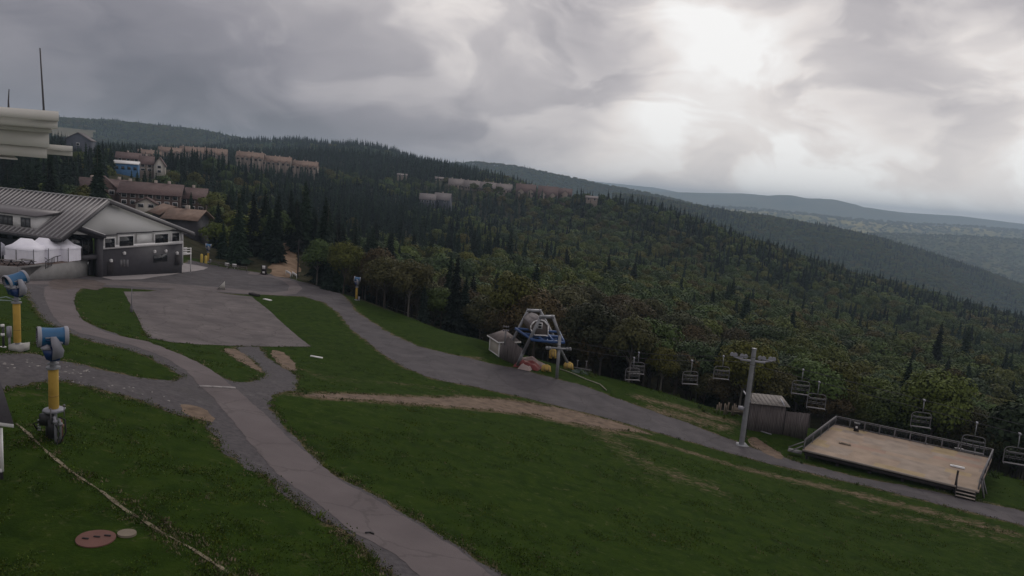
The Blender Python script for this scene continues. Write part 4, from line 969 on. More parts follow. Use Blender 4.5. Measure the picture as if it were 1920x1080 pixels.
def win_on(u0, v0, u1, v1, frame=.22, panes=2, name='window', fm=None, glass=True, header=True):
    p = LG(onpl(u0, (v0+v1)/2)); q = LG(onpl(u1, (v0+v1)/2)); zt = LG(onpl((u0+u1)/2, v0))[2]; zl = LG(onpl((u0+u1)/2, v1))[2]
    a0, a1 = p[0], q[0]; f = MB(); cz = (zt+zl)/2; hh = zt - zl; ww = a1 - a0
    f.box(W3((a0+a1)/2, -.05, cz), (ww + 2*frame, .12, hh + 2*frame), (g_, s_, Zv)); fo = f.build(name, fm or M_white2, lodge)
    if glass:
        gl = MB(); gl.box(W3((a0+a1)/2, -.10, cz), (ww, .08, hh), (g_, s_, Zv)); gl.build('pane', M_glass, fo)
        ml = MB()
        for k in range(1, panes): ml.box(W3(a0 + ww*k/panes, -.15, cz), (.07, .05, hh), (g_, s_, Zv))
        if panes > 1: ml.build('mullion', M_dark, fo)
    if header:
        hb_ = MB(); hb_.box(W3((a0+a1)/2, -.16, zt + frame + .35), (ww + 2*frame + .5, .3, .14), (g_, s_, Zv)); hb_.build('header', M_dark, fo)
    return fo
for w4 in [(196,447,214,464,2),(223,443,249,461,1),(290,439,314,455,3),(322,437,335,452,2)]: win_on(*w4[:4], panes=w4[4])
win_on(257,440,283,456, glass=False, fm=mat('pale_panel', (.7,.7,.7)), frame=.1)
def box_on(u0, v0, u1, v1, name, m, d=.12, off=-.04):
    p = LG(onpl(u0, (v0+v1)/2)); q = LG(onpl(u1, (v0+v1)/2)); zt = LG(onpl((u0+u1)/2, v0))[2]; zl = LG(onpl((u0+u1)/2, v1))[2]
    f = MB(); f.box(W3((p[0]+q[0])/2, off, (zt+zl)/2), (q[0]-p[0], d, zt-zl), (g_, s_, Zv)); return f.build(name, m, lodge)
for u in (225, 230.5, 236.5): box_on(u, 487, u+4, 500, 'louver', M_rail, .1)
box_on(288, 477, 313, 491, 'window', M_glass)
for (a, b, c, d) in [(201,491,212,515),(328,478,336,497)]:
    do = box_on(a, b, c, d, 'door', M_bwood, .16); 
for u, v in [(231,474),(288,471),(309,470),(206,488),(330,474)]:
    lp = LG(onpl(u, v)); lb = MB(); lb.lathe(W3(lp[0], -.3, lp[2]-.25), (0,0,1), [(0,.22),(.35,.24),(.5,.12)], 10); lb.box(W3(lp[0], -.12, lp[2]), (.2,.3,.2), (g_, s_, Zv)); lb.build('wall_lamp', M_white2, lodge, True)
# corner post and glazed bay under the small cross gable
A_l = LG(onpl(140, 500))[0]
zg = LG(hit(150, 519))[2]
po = MB(); po.box(W3(a_p - .45, .3, (z_p + min(-1, zg))/2 - .1), (.9, .9, z_p - min(-1, zg) + .2), (g_, s_, Zv)); po.build('corner_post', M_dark, lodge)
a_b0 = A_l; zmid = LG(onpl(160, 484))[2]
bw = MB(); bw.box(W3((a_b0+a_p)/2 - .4, 1.6, (zmid - 2)/2), (a_p - a_b0, .3, zmid + 2), (g_, s_, Zv))
bw.box(W3((a_b0+a_p)/2 - .4, .9, zmid), (a_p - a_b0, 1.7, .7), (g_, s_, Zv))
bw.prism([W3(a_b0 - 1, 1.6, z_l2 - .3), W3(a_p - .5, 1.6, z_p - .1), W3(a_p - .5, 1.6, zmid), W3(a_b0 - 1, 1.6, zmid)], s_*.3)
bw.build('bay_wall', M_dark, lodge)
gl = MB(); gl.prism([W3(a_b0 + .4, 1.5, zmid + .5), W3(a_p - 1.1, 1.5, zmid + .5), W3(a_p - 1.1, 1.5, z_p - .9), W3(a_b0 + .4, 1.5, z_p + .7)], s_*-.05); gl.box(W3((a_b0+a_p)/2 - .4, 1.42, zmid*.42), (a_p - a_b0 - 2, .06, zmid*.7), (g_, s_, Zv)); go_ = gl.build('bay_window', M_glass, lodge)
ml = MB()
for k in (.25, .5, .72, .88): ml.box(W3(a_b0 + (a_p-a_b0)*k, 1.36, zmid + 1.5), (.12, .08, 2.3), (g_, s_, Zv))
ml.build('mullion', M_dark, go_)
be = MB(); be.bar(W3(a_l2, -.45, z_l2 - .12), W3(a_p + .2, -.45, z_p - .12), .35, .55); be.bar(W3(a_l2, .7, z_l2 - .45), W3(a_p + .1, .7, z_p - .45), 1.9, .5); be.build('beam', M_dark, lodge)
sf = MB(); sf.bar(W3(a_l2 - .1, -.4, z_l2 + .22), W3(a_p, -.4, z_p + .22), .5, .14); sf.build('soffit', M_white2, lodge)
# roof
ov = .9; LEN = 46.0
def roofpt(a, b):
    z = z_ap - (slR*(a - a_ap) if a > a_ap else slL*(a_ap - a)); return W3(a, b, z)
M_roof = mat('standing_seam_metal', (.13,.12,.13), .45, .06, .3, metal=.25, spec=.5)
rf = MB(); a_le = a_l - .4; a_re = a_r + 1.2
for a in (a_le, a_re): rf.prism([roofpt(a_ap, -ov), roofpt(a, -ov), roofpt(a, -ov) + Zv*.22, roofpt(a_ap, -ov) + Zv*.22], s_*LEN)
nrm = 0
ro = rf.build('roof', M_roof, lodge)
sm = MB()
for k in range(int(LEN/1.0)):
    b = -ov + .15 + k*1.0
    for a in (a_le, a_re): sm.bar(roofpt(a_ap, b) + Zv*.34, roofpt(a, b) + Zv*.34, .20, .28)
sm.build('seam', mat('seam_metal', (.33,.32,.33), .5, .05, 1, metal=.2), ro)
cp = MB(); cp.box((roofpt(a_ap, LEN/2 - ov) + Zv*.3), (.5, LEN, .22), (g_, s_, Zv)); cp.build('ridge_cap', mat('ridge_metal', (.2,.2,.21), .4, .05, 1, metal=.3), ro)
fa = MB()
for a in (a_le, a_re): fa.bar(roofpt(a_ap, -ov-.06) - Zv*.05, roofpt(a, -ov-.06) - Zv*.05, .12, .5)
fa.build('fascia', mat('fascia_metal', (.075,.072,.078), .5, .1, 1), ro)
gt = MB(); gt.box(roofpt(a_le, LEN/2 - ov) + g_*-.12 - Zv*.1, (.3, LEN, .34), (g_, s_, Zv)); gt.build('gutter', M_steeld, ro)
# side front under the left eave
a_s = a_le + 3.6; z_s = z_ap - slL*(a_ap - a_s)
sw = MB(); sw.box(W3(a_s + .2, LEN/2 + .5, z_s/2 - 1), (.4, LEN - 2, z_s + 1.6), (g_, s_, Zv)); sw.build('front_wall', M_slate, lodge)
for k in range(9):
    b = 4 + k*4.3; f = MB(); f.box(W3(a_s - .05, b, z_s - 2.6), (.12, 3.2, 2.9), (g_, s_, Zv)); fo = f.build('window', M_dark, lodge)
    p = MB(); p.box(W3(a_s - .12, b, z_s - 2.6), (.08, 2.9, 2.6), (g_, s_, Zv)); p.build('pane', M_glass, fo)
# dormer
def onroof(u, v):
    """line of sight against the left roof slope"""
    nn = np.cross(g_ + Zv*slL, s_); nn /= np.linalg.norm(nn); d = ray(u, v); return d * (((A3) @ nn) / (d @ nn))
a_d0 = LG(onroof(70, 434))[0]; b_d0 = LG(onroof(70, 434))[1]; a_dt = a_d0 + 5.2
zf0 = LG(roofpt(a_d0, 0))[2]; zdt = zf0 + 2.35; DL = 24
dm = MB(); dm.prism([W3(a_d0, b_d0, zf0 - .2), W3(a_d0, b_d0, zdt), W3(a_d0 + (zdt - zf0)/slL, b_d0, zdt), ], s_*DL)
dw = dm.build('dormer', M_white2, lodge)
dr = MB(); dr.prism([W3(a_d0 - .7, b_d0 - .7, zdt - .05), W3(a_d0 - .7, b_d0 - .7, zdt + .2), W3(a_d0 + (zdt - zf0)/slL + 1.2, b_d0 - .7, zdt + .95), W3(a_d0 + (zdt - zf0)/slL + 1.2, b_d0 - .7, zdt + .5)], s_*(DL+1)); dr.build('dormer_roof', M_roof, dw)
for b, w in [(b_d0 + 2.4, 2.0), (b_d0 + 7.2, 4.0), (b_d0 + 13, 4.0), (b_d0 + 18, 3)]:
    f = MB(); f.box(W3(a_d0 - .05, b, zf0 + 1.2), (.1, w, 1.5), (g_, s_, Zv)); fo = f.build('dormer_window', M_dark, dw)
    p = MB()
    nn_ = max(2, int(w/1.0))
    for k in range(nn_): p.box(W3(a_d0 - .12, b - w/2 + w*(k+.5)/nn_, zf0 + 1.2), (.06, w/nn_ - .16, 1.3), (g_, s_, Zv))
    p.build('pane', mat('dormer_glass', (.10,.105,.115), .15, .2, 1), fo)
sb_ = MB(); sb_.tube([W3(a_rs + .1, .1, z_e - .2), W3(a_rs + .1, .1, z_rs - .3)], .12, 6); sb_.build('downpipe', M_white2, lodge)
# small balcony and rail at the far corner
bl = MB(); bc = W3(a_rs + 1.5, .6, zb - 2.0)
for dz in (0, .45, .9): bl.box(bc + Zv*dz, (2.6, .1, .14), (g_, s_, Zv)); bl.box(bc + s_*1.0 + Zv*dz, (2.6, .1, .14), (g_, s_, Zv))
bl.box(bc + s_*.6 - Zv*.2, (2.6, 1.4, .16), (g_, s_, Zv)); bl.bar(bc + g_*1.2 - Zv*4, bc + g_*1.2 + Zv*1, .14); bl.build('balcony', M_white2, lodge)

# terrace, walls, stairs, railing
def gp(u, v, dz=0): return onground(hit(u, v), dz)
t0 = gp(33, 514); zt_ = t0[2] + 1.9
trc = empty('terrace', t0, 'raised concrete terrace with sloping walls beside the lodge', 'terrace')
q0 = atz(-60, 497, zt_); q1 = atz(33, 503, zt_); q2 = atz(84, 497, zt_); q3 = atz(100, 509, t0[2] - .3)
qr = atz(136, 490, zt_); tb = MB(); tq = [q0, q1, q2, qr, qr + np.array([-1, 6, 0]), q0 + np.array([0, 18, 0])]; tb.prism([p - Zv*.06 for p in tq], (0, 0, -3)); tb.build('slab', M_conc, trc); tb = MB(); tb.prism(tq, (0, 0, -.055)); tb.build('paving', mat('terrace_pavers', (.13,.095,.085), .9, .2, 1.0), trc)
wl = MB(); wl.bar(q0 + Zv*-.8, q1 + Zv*-.8, .3, 2.0)
dd = unit(q2 - q1); wl.prism([q1 + Zv*.22 - dd*.1, q2 + Zv*.22, q3, q3 - Zv*2, q1 - Zv*2.5 - dd*.1], np.cross(dd, Zv)*.3); wl.build('retaining_wall', M_conc, trc)
r0 = gp(139, 515); r1 = np.array(r0) + Zv*2.6; rl = atz(100, 497, r1[2] - .1); 
wr = MB(); lw = np.array([rl[0], rl[1], r1[2]]); wr.prism([r0 - Zv, r1, lw, lw - Zv*4], np.array([0, .35, 0])); wr.build('stair_wall', mat('pale_green_concrete', (.20,.205,.20), .9, .08, 1.0), trc)
stp = MB(); sd0 = gp(112, 512)
for k in range(6): stp.box(sd0 + np.array([-.35*k, 1.0 + .45*k, .22*k + .1 - .9]), (3.0, .6, 2.0))
stp.build('steps', M_conc, trc)
rlg = MB(); P0 = q2 + Zv*.1; P1 = lw + Zv*.0
for (a, b) in ((np.array([q1[0]+3.2, q1[1]+1.2, zt_]), np.array([lw[0], lw[1]+.2, lw[2]])), (np.array([lw[0], lw[1]+.2, lw[2]]), r1 + np.array([0, .2, 0]))):
    rlg.bar(a + Zv*1.1, b + Zv*1.1, .07)
    rlg.bar(a + Zv*.15, b + Zv*.15, .05)
    for k in range(7): rlg.bar(a + (b-a)*k/6, a + (b-a)*k/6 + Zv*1.1, .07)
rlg.bar(q2 + Zv*1.1, q3 + Zv*1.3, .06); rlg.build('railing', M_steeld, trc)
# tents
def tent(u, v, w, d, label, side=0):
    c = atz(u, v, zt_); e = empty('canopy_tent', c, label, 'tent', 'white canopy tents'); hw, hd = w/2, d/2; he = 2.15; hp = 3.5; yaw = -.12
    X = np.array([math.cos(yaw), math.sin(yaw), 0]); Yv = np.array([-math.sin(yaw), math.cos(yaw), 0]); T = lambda x, y, z: c + X*x + Yv*y + Zv*z
    cn = MB(); pk = [T(-hw*.38, hd, hp), T(hw*.38, hd, hp)]; cs = [T(-hw,0,he), T(hw,0,he), T(hw,d,he), T(-hw,d,he)]; md = lambda a, b, k=.24: (a+b)/2 - Zv*k
    vs = pk + cs + [md(pk[0], cs[0]), md(pk[1], cs[1]), md(pk[1], cs[2]), md(pk[0], cs[3])] + [p - Zv*.28 for p in cs]
    cn.add(vs, [(0,1,7,6),(6,7,3,2),(1,8,7),(7,8,4,3),(1,0,9,8),(8,9,5,4),(0,6,9),(6,2,5,9),(2,3,11,10),(3,4,12,11),(4,5,13,12),(5,2,10,13)]); cn.build('canopy', M_tent, e)
    wl_ = MB()
    n = 14
    for (a, b) in ((T(-hw+.06,.05,0), T(hw-.06,.05,0)), (T(hw-.06,.05,0), T(hw-.06,d-.05,0))):
        vs = [];
        for k in range(n+1):
            p = a + (b-a)*k/n + (np.cross(unit(b-a), Zv))*.05*math.sin(k*2.2); vs += [p, p + Zv*(he-.05)]
        wl_.add(vs, [(2*k, 2*k+2, 2*k+3, 2*k+1) for k in range(n)])
    wl_.build('side_panel', M_tent, e)
    for x in (-hw, hw):
        for y in (0, d): l = MB(); l.bar(T(x, y, -.1), T(x, y, he), .06); l.build('leg', M_steeld, e)
    l = MB(); l.bar(T(-hw*.15, -.03, 0), T(-hw*.15, -.03, he-.3), .08); l.build('zip_flap', M_rail, e)
    return e
tent(35, 492, 5.0, 3.0, 'nearest white canopy tent with closed side walls, left of the group')
tent(68, 490, 4.2, 3.0, 'middle white canopy tent between the other two')
tent(101, 488, 5.0, 2.8, 'rightmost white canopy tent with the highest peak')
# picnic tables on the terrace
for i, (u, v) in enumerate([(12, 497), (30, 498), (50, 496)]):
    c = atz(u, v, zt_); e = empty('picnic_table', c, ['leftmost picnic table in front of the white tents', 'middle picnic table in front of the white tents', 'rightmost picnic table in front of the white tents'][i], 'table', 'picnic tables on the terrace')
    t = MB(); t.box(c + Zv*.75, (1.8, .8, .06)); t.build('tabletop', M_conc if i else M_wood, e)
    for sgn in (-1, 1):
        b = MB(); b.box(c + np.array([0, .7*sgn, .45]), (1.8, .28, .05)); b.build('bench', M_wood, e)
        l = MB(); l.bar(c + np.array([.7*sgn, -.7, 0]), c + np.array([.7*sgn, .2, .74]), .09); l.bar(c + np.array([.7*sgn, .7, 0]), c + np.array([.7*sgn, -.2, .74]), .09); l.build('leg', M_bwood, e)
c = atz(3, 492, zt_); pr = MB(); pr.tube([c, c + Zv*3.0], .04, 6); pr.prism([c + Zv*1.0, c + Zv*3.0, c + Zv*3.0 + np.array([.5,0,-.3]), c + Zv*1.0 + np.array([.6,0,.2])], (0,.03,0))
o = pr.build('banner', mat('banner_cloth', (.42,.42,.5), .8, .3, 2), loc=c); tag(o, 'pale feather banner on a pole left of the tents', 'banner')

# ---------------------------------------------------------------- snow guns
def snow_gun(base, mouth_yaw, tilt, label, pedestal='valves', hpole=1.0, low=1.5):
    e = empty('snow_gun', base, label, 'snow gun', 'fan snow guns on yellow poles'); B = np.array(base, float); B[2] += 0
    p = lambda x, y, z: B + np.array([x, y, z])
    ax = np.array([math.cos(mouth_yaw)*math.cos(tilt), math.sin(mouth_yaw)*math.cos(tilt), math.sin(tilt)]); sd_ = np.array([-math.sin(mouth_yaw), math.cos(mouth_yaw), 0]); up = np.cross(ax, sd_)
    if up[2] < 0: up = -up
    hx = np.array([math.cos(mouth_yaw), math.sin(mouth_yaw), 0])
    y0 = low; y1 = y0 + 1.95*hpole; zc = y1 + 1.55
    c = MB(); c.tube([p(0,0,-.6), p(0,0,y1+.45)], .13, 10); c.build('pole', M_steel, e, True)
    c = MB(); c.lathe(p(0,0,y0), (0,0,1), [(0,.19),(.03,.21),(1.92*hpole,.21),(1.95*hpole,.19)], 20); ye = c.build('padding', M_yell, e, True)
    c = MB(); [c.lathe(p(0,0,y0+z*hpole), (0,0,1), [(0,.212),(.03,.216),(.06,.212)], 20) for z in (.6,)]; c.build('strap', mat('dark_yellow', (.30,.19,.05)), ye)
    c = MB(); c.lathe(p(0,0,y1), (0,0,1), [(0,.30),(.08,.30),(.1,.14),(.2,.14),(.22,.24),(.27,.24),(.3,.12),(.5,.10)], 16); c.build('swivel', M_steel, e, True)
    C = B + np.array([0, 0, zc])
    # fork: one angular side plate on each side
    for sg in (-1, 1):
        f = MB(); o2 = C + sd_*sg*.43; q = lambda a, b: o2 + hx*a*.78 + Zv*b*.95
        f.prism([q(-.02,.02), q(.22,.02), q(.30,-.12), q(-.18-.0,-.62), q(-.52,-.72), q(-.50,-1.02), q(.06,-1.08), q(.16,-.62)] if False else [q(.16,.08), q(-.12,.08), q(-.26,-.10), q(-.52,-.62), q(-.44,-.96), q(.10,-1.08), q(.06,-.55), q(.14,-.25)], sd_*sg*.10)
        f.build('fork', M_lgrey, e)
    bx = MB(); q = lambda a, b: C + hx*a*.85 + Zv*b - sd_*.36
    bx.prism([q(.55,-.42), q(.50,-.62), q(.36,-1.0), q(.12,-1.12), q(-.28,-1.10), q(-.34,-.62), q(.1,-.50)], sd_*.72); bx.build('compressor_box', M_blued, e)
    bx = MB(); q = lambda a, b: C + hx*a*.85 + Zv*b - sd_*.39
    bx.prism([q(.60,-.44), q(.56,-.54), q(.12,-.56), q(.16,-.42), q(.28,-.30)], sd_*.78); bx.build('box_lid', M_lgrey, e)
    # barrel
    def lt(m_, prof, closed=True, n=30): return m_.lathe(C, ax, [(t*.72, r*.88) for t, r in prof], n, closed=closed)
    b = MB(); lt(b, [(.64,.455),(.64,.50),(.40,.478),(0,.45),(-.40,.455),(-.64,.475),(-.64,.43),(0,.41),(.40,.43)]); bo = b.build('barrel', M_blue, e, True)
    b = MB(); lt(b, [(.62,.50),(.62,.53),(.70,.555),(.82,.55),(.85,.52),(.85,.485),(.78,.47),(.62,.455)]); b.build('front_ring', M_lgrey, e, True)
    b = MB(); lt(b, [(-.62,.47),(-.62,.51),(-.74,.525),(-.84,.50),(-.86,.46),(-.80,.44),(-.62,.44)]); b.build('rear_ring', M_lgrey, e, True)
    b = MB()
    for k in range(22):
        a = 6.283*k/22; o3 = C + ax*.56 + (sd_*math.cos(a) + up*math.sin(a))*.405; b.bar(o3, o3 + ax*.07, .03)
    b.build('nozzle', M_steeld, e)
    b = MB(); b.lathe(C, ax, [(-.30,.12),(.20,.15),(.32,.10),(.36,.02)], 14); b.build('motor_hub', M_steeld, e, True)
    b = MB()
    for k in range(9):
        a = 6.283*k/9; r_ = sd_*math.cos(a) + up*math.sin(a); t_ = -sd_*math.sin(a) + up*math.cos(a); b.bar(C + r_*.13 - ax*.1, C + r_*.355 - ax*.1, .16, .015, up=ax*.7 + t_*.5)
    b.build('fan', M_steeld, e)
    b = MB(); b.lathe(C - ax*.58, ax, [(0,.39),(.015,.39)], 24); b.build('intake_grille', M_black, e)
    sg = -1 if sd_[1] > 0 else 1
    b = MB(); o4 = C + sd_*sg*.42; b.bar(o4 + ax*.32 + up*.02, o4 + ax*.05 + up*.02, .03, .06); b.bar(o4 - ax*.20 - up*.22 - sd_*sg*.06, o4 - ax*.36 - up*.27 - sd_*sg*.06, .05, .10); b.build('handle', M_lgrey, bo)
    b = MB(); b.bar(o4 + ax*.30 - up*.10, o4 + ax*.0 - up*.10, .05, .05); b.tube([o4 + ax*.1 - up*.2, o4 - ax*.15 - up*.38, C - hx*.15 - Zv*.6 + sd_*sg*.42], .03, 6); b.build('hose', M_blued, bo)
    if pedestal == 'valves':
        c = MB(); c.lathe(p(0,0,low-.14), (0,0,1), [(0,.46),(.10,.48),(.14,.40)], 8); c.build('collar', M_lgrey, e)
        c = MB(); c.box(p(-.22,-.1,1.0), (.55,.45,.55)); c.box(p(.1,-.25,.6), (.28,.3,.9)); c.lathe(p(-.28,.15,0), (0,0,1), [(0,.2),(.9,.2)], 10); c.build('control_box', M_steeld, e)
        for k, (x, y) in enumerate([(.34,-.42),(.50,-.32),(.44,-.12)]):
            c = MB(); c.tube([p(x,y,-.2), p(x,y,1.0-.1*k), p(x-.06,y,1.25-.1*k)], .055, 8); c.lathe(p(x,y,.95-.15*k), (0,0,1), [(0,.10),(.12,.10)], 8); c.build('pipe', [M_lgrey, M_steel, mat('rusty_pipe', (.16,.08,.06))][k], e)
        c = MB(); c.tube([p(.45,-.3,1.2), p(.72,-.3,1.1), p(.78,-.35,.5), p(.6,-.5,.02), p(.3,-.7,.0)], .035, 6); c.tube([p(-.5,-.3,.9), p(-.75,-.35,.8), p(-.6,-.3,.5)], .035, 6)
        c.tube([p(.4,-.5,.9), p(.62,-.55,.5), p(.55,-.7,-.1), p(.75,-.9,-.15)], .03, 6); c.build('hose', M_black, e)
        c = MB(); c.tube([p(.15,-.45,.9), p(.15,-.45,1.65)], .03, 6); c.tube([p(.62,-.2,1.2), p(.62,-.2,1.75)], .025, 6); c.lathe(p(.62,-.2,1.7), (0,0,1), [(0,.05),(.1,.05)], 8); c.build('valve_stem', M_rail, e)
        c = MB(); [c.bar(p(x,-.25,.95-.12*k), p(x+.14,-.25,.95-.12*k), .05, .06) for k in range(5) for x in (-.62,.0)]; c.build('fittings', M_lgrey, e)
    elif pedestal == 'block':
        c = MB(); c.prism([p(-.30,-.4,0), p(.50,-.4,-.0), p(.55,-.4,.52), p(.1,-.4,.42), p(-.30,-.4,.45)], (0,.8,0)); c.build('plinth', mat('pale_concrete', (.36,.35,.34), .9, .1, 1), e)
        for x in (-.85, -.45):
            c = MB(); c.tube([p(x,-.1,-.2), p(x,-.1,1.5 + (.2 if x < -.6 else 0))], .07, 8); c.build('pipe', M_lgrey if x > -.6 else M_steeld, e)
        c = MB(); c.box(p(-.45,-.1,1.25), (.22,.2,.7)); c.build('valve_box', M_lgrey, e)
        c = MB(); [c.lathe(p(-.85,-.15,z), (0,0,1), [(0,.11),(.16,.11)], 8) for z in (.95,1.55)]; c.build('valve', M_white2, e)
        c = MB(); c.tube([p(-.7,-.1,.18), p(-1.4,-.1,.12), p(-2.2,0,.1)], .07, 8); c.tube([p(-.7,-.5,.05), p(-1.6,-.4,.05), p(-2.3,-.2,.03)], .05, 8); c.build('hose', M_white2, e)
        c = MB(); c.tube([p(-.1,0,y1+.2), p(-.6,-.1,y1+.38), p(-1.2,-.1,y1+.22), p(-1.0,-.1,y1+.12), p(-.3,0,y1+.12)], .035, 6); c.build('cable_loop', mat('pale_teal', (.25,.32,.33)), e)
    else:
        c = MB(); c.lathe(p(0,0,-.1), (0,0,1), [(0,.35),(.2,.35)], 8); c.box(p(.5,0,.35), (.3,.2,.8)); c.build('valve_box', M_lgrey, e)
    return e
def gun_at(u, v, yaw, tilt, label, **k): return snow_gun(gp(u, v), R(yaw), R(tilt), label, **k)
gun_at(102, 822, 219, 1, 'nearest blue snow gun with barrel level and black valve gear at its foot')
gun_at(33, 657, 243, -16, 'blue snow gun tilted down, standing on a pale block at the left edge', pedestal='block', low=.55, hpole=1.35)
gun_at(390, 492, 205, 5, 'small distant blue snow gun beside yellow bollards at the lot end', pedestal='plain', low=.4, hpole=.9)
gun_at(668, 563, 190, 4, 'distant blue snow gun by the small sign where the road turns', pedestal='plain', low=.3, hpole=1.1)

# ---------------------------------------------------------------- grey roofed hut at the left edge
c0 = at(6, 884, 22.5)
hut = empty('hut', c0, 'charcoal hut with white trim and grey roof, cut off by the left edge', 'hut')
zt1 = at(8, 803, 22.5)[2]; zr = at(0, 722, 24.5)[2]
e0 = at(26, 799, 22.2); Fd = unit(np.array([-1, .10, 0])); Sd = unit(np.array([-.74, .70, 0]))
z0h = c0[2] - .3
def hb4(p, f, s3): return [p, p + Fd*f, p + Fd*f + Sd*s3, p + Sd*s3]
h = MB(); wq = np.array([c0[0], c0[1], z0h]); h.prism(hb4(wq, 5, 5), (0, 0, zt1 - z0h)); h.build('wall', M_dark, hut)
h = MB(); h.box((c0[0] - .07, c0[1] - .02, (zt1 + c0[2])/2), (.16, .08, zt1 - c0[2])); h.bar(wq + Zv*.35 + np.array([0, -.05, 0]), wq + Zv*.35 + Fd*5 + np.array([0, -.05, 0]), .05, .12); h.build('corner_board', M_white2, hut)
h = MB(); fq = hb4(e0 - Zv*.06, 6, 6); h.prism(fq, (0, 0, .12)); h.build('fascia', M_white2, hut)
rq = [q + Zv*.07 for q in hb4(e0, 6, 6)]; rz = 1.5
h = MB(); h.add(rq + [rq[0] + Sd*3 + Zv*rz, rq[1] + Sd*3 + Zv*rz], [(0,1,5,4),(2,3,4,5),(1,2,5),(3,0,4),(3,2,1,0)]); h.build('roof', mat('grey_roll_roof', (.075,.07,.08), .9, .15, 1.5, .3, 8), hut)

# ---------------------------------------------------------------- stepped white eave of the building the view is taken from
D0 = 13.0
ev0 = at(110, 241, D0)
eave = empty('roof_eave', ev0, 'stepped cream white roof eave jutting in at the upper left', 'eave')
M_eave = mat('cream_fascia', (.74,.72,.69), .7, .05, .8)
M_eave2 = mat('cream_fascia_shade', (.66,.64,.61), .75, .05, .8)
def slab(ur, vt, vb, dist, name, m, depth=6.0, inset=0.0):
    a = at(ur, vt, dist); b = at(ur, vb, dist); zt2, zb2 = a[2], b[2]
    xr = a[0]; s2 = MB(); dirx = unit(np.array([-1, .02, 0.]))
    p0 = np.array([xr, dist, zb2]); s2.prism([p0, p0 + dirx*12, p0 + dirx*12 + np.array([0, depth, 0]), p0 + np.array([-depth*.75, depth, 0])], (0, 0, zt2 - zb2)); return s2.build(name, m, eave)
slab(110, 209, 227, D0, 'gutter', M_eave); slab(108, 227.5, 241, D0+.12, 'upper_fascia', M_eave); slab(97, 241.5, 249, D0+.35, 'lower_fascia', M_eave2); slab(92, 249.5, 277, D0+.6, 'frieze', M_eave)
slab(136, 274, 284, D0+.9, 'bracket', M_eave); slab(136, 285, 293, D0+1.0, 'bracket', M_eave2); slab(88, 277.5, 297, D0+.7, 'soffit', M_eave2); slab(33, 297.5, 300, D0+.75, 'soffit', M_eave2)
for u, v0, v1, nm, lb, r1 in [(82, 211, 90, 'antenna', 'tall thin whip antenna leaning slightly on the white eave', .014), (16, 199, 167, 'antenna', 'short antenna rod on the white eave at the left edge', .010)]:
    a = at(u, v0, D0+.8); b = at(u - (7 if v1 == 90 else -1), v1, D0+.8); m = MB(); m.tube([a - Zv*.15, a + Zv*.1, b], [r1*2, r1*1.3, r1*.8], 8); o = m.build(nm, M_steeld, loc=a); tag(o, lb, 'antenna')

# ---------------------------------------------------------------- lift terminal
def AT(u, v, Y): return at(u, v, Y)
term = empty('lift_terminal', onground(AT(1010, 690, 87)), 'chairlift return terminal of grey portal frames with blue platform and wheel', 'lift terminal')
def portal(pts, r, name='portal_frame'):
    m = MB()
    for a, b in zip(pts[:-1], pts[1:]): m.bar(a, b, r, r*1.05, up=(0, 1, 0.2))
    for a in pts[1:-1]: m.box(a, (r*1.1, r*1.1, r*1.1))
    return m.build(name, M_steel, term)
fL = AT(970, 684, 87.3); portal([fL, AT(981, 661, 86.2), AT(1014, 594, 84.8), AT(1037, 594, 84.5), AT(1050, 631, 84.5)], .34)
portal([AT(950, 660, 91.5), AT(990, 582, 91.5), AT(1013, 583, 91.5), AT(1066, 684, 91.5)], .33)
m = MB(); bt = AT(1044, 708, 84.5); m.bar(bt - Zv*.5, AT(1050, 628, 84.5), .38, .38, up=(0,1,0)); m.build('column', M_steel, term)
zp = AT(1028, 641, 84.5)[2]
pf = MB(); k4 = [AT(999, 636, 84.8), AT(1058, 641, 84.8), AT(1048, 628, 91), AT(966, 619, 91)]
for p_ in k4: p_[2] = zp
for a, b in zip(k4, k4[1:] + k4[:1]): pf.bar(a, b, .20, .28)
pf.bar((k4[0]+k4[3])/2, (k4[1]+k4[2])/2, .25, .35); pf.bar((k4[0]*2+k4[1])/3, (k4[3]*2+k4[2])/3, .22, .3); pf.bar((k4[0]+k4[1]*2)/3, (k4[3]+k4[2]*2)/3, .22, .3)
pf.build('platform', mat('platform_blue', (.030,.075,.21), .5, .15, 1, spec=.4), term)
wc = (k4[0]+k4[1]+k4[2]+k4[3])/4 + np.array([.6, -.3, -.35])
wh = MB(); wh.lathe(wc, (0,0,1), [(0,2.0),(0,2.2),(.18,2.2),(.18,2.0)], 36, closed=True)
for k in range(8): a = 6.283*k/8; wh.bar(wc + Zv*.09, wc + np.array([2.05*math.cos(a), 2.05*math.sin(a), .09]), .12, .14)
wh.lathe(wc - Zv*.1, (0,0,1), [(0,.3),(.5,.3)], 14); wh.build('bullwheel', mat('wheel_blue', (.035,.09,.25), .45, .15, 1), term, True)
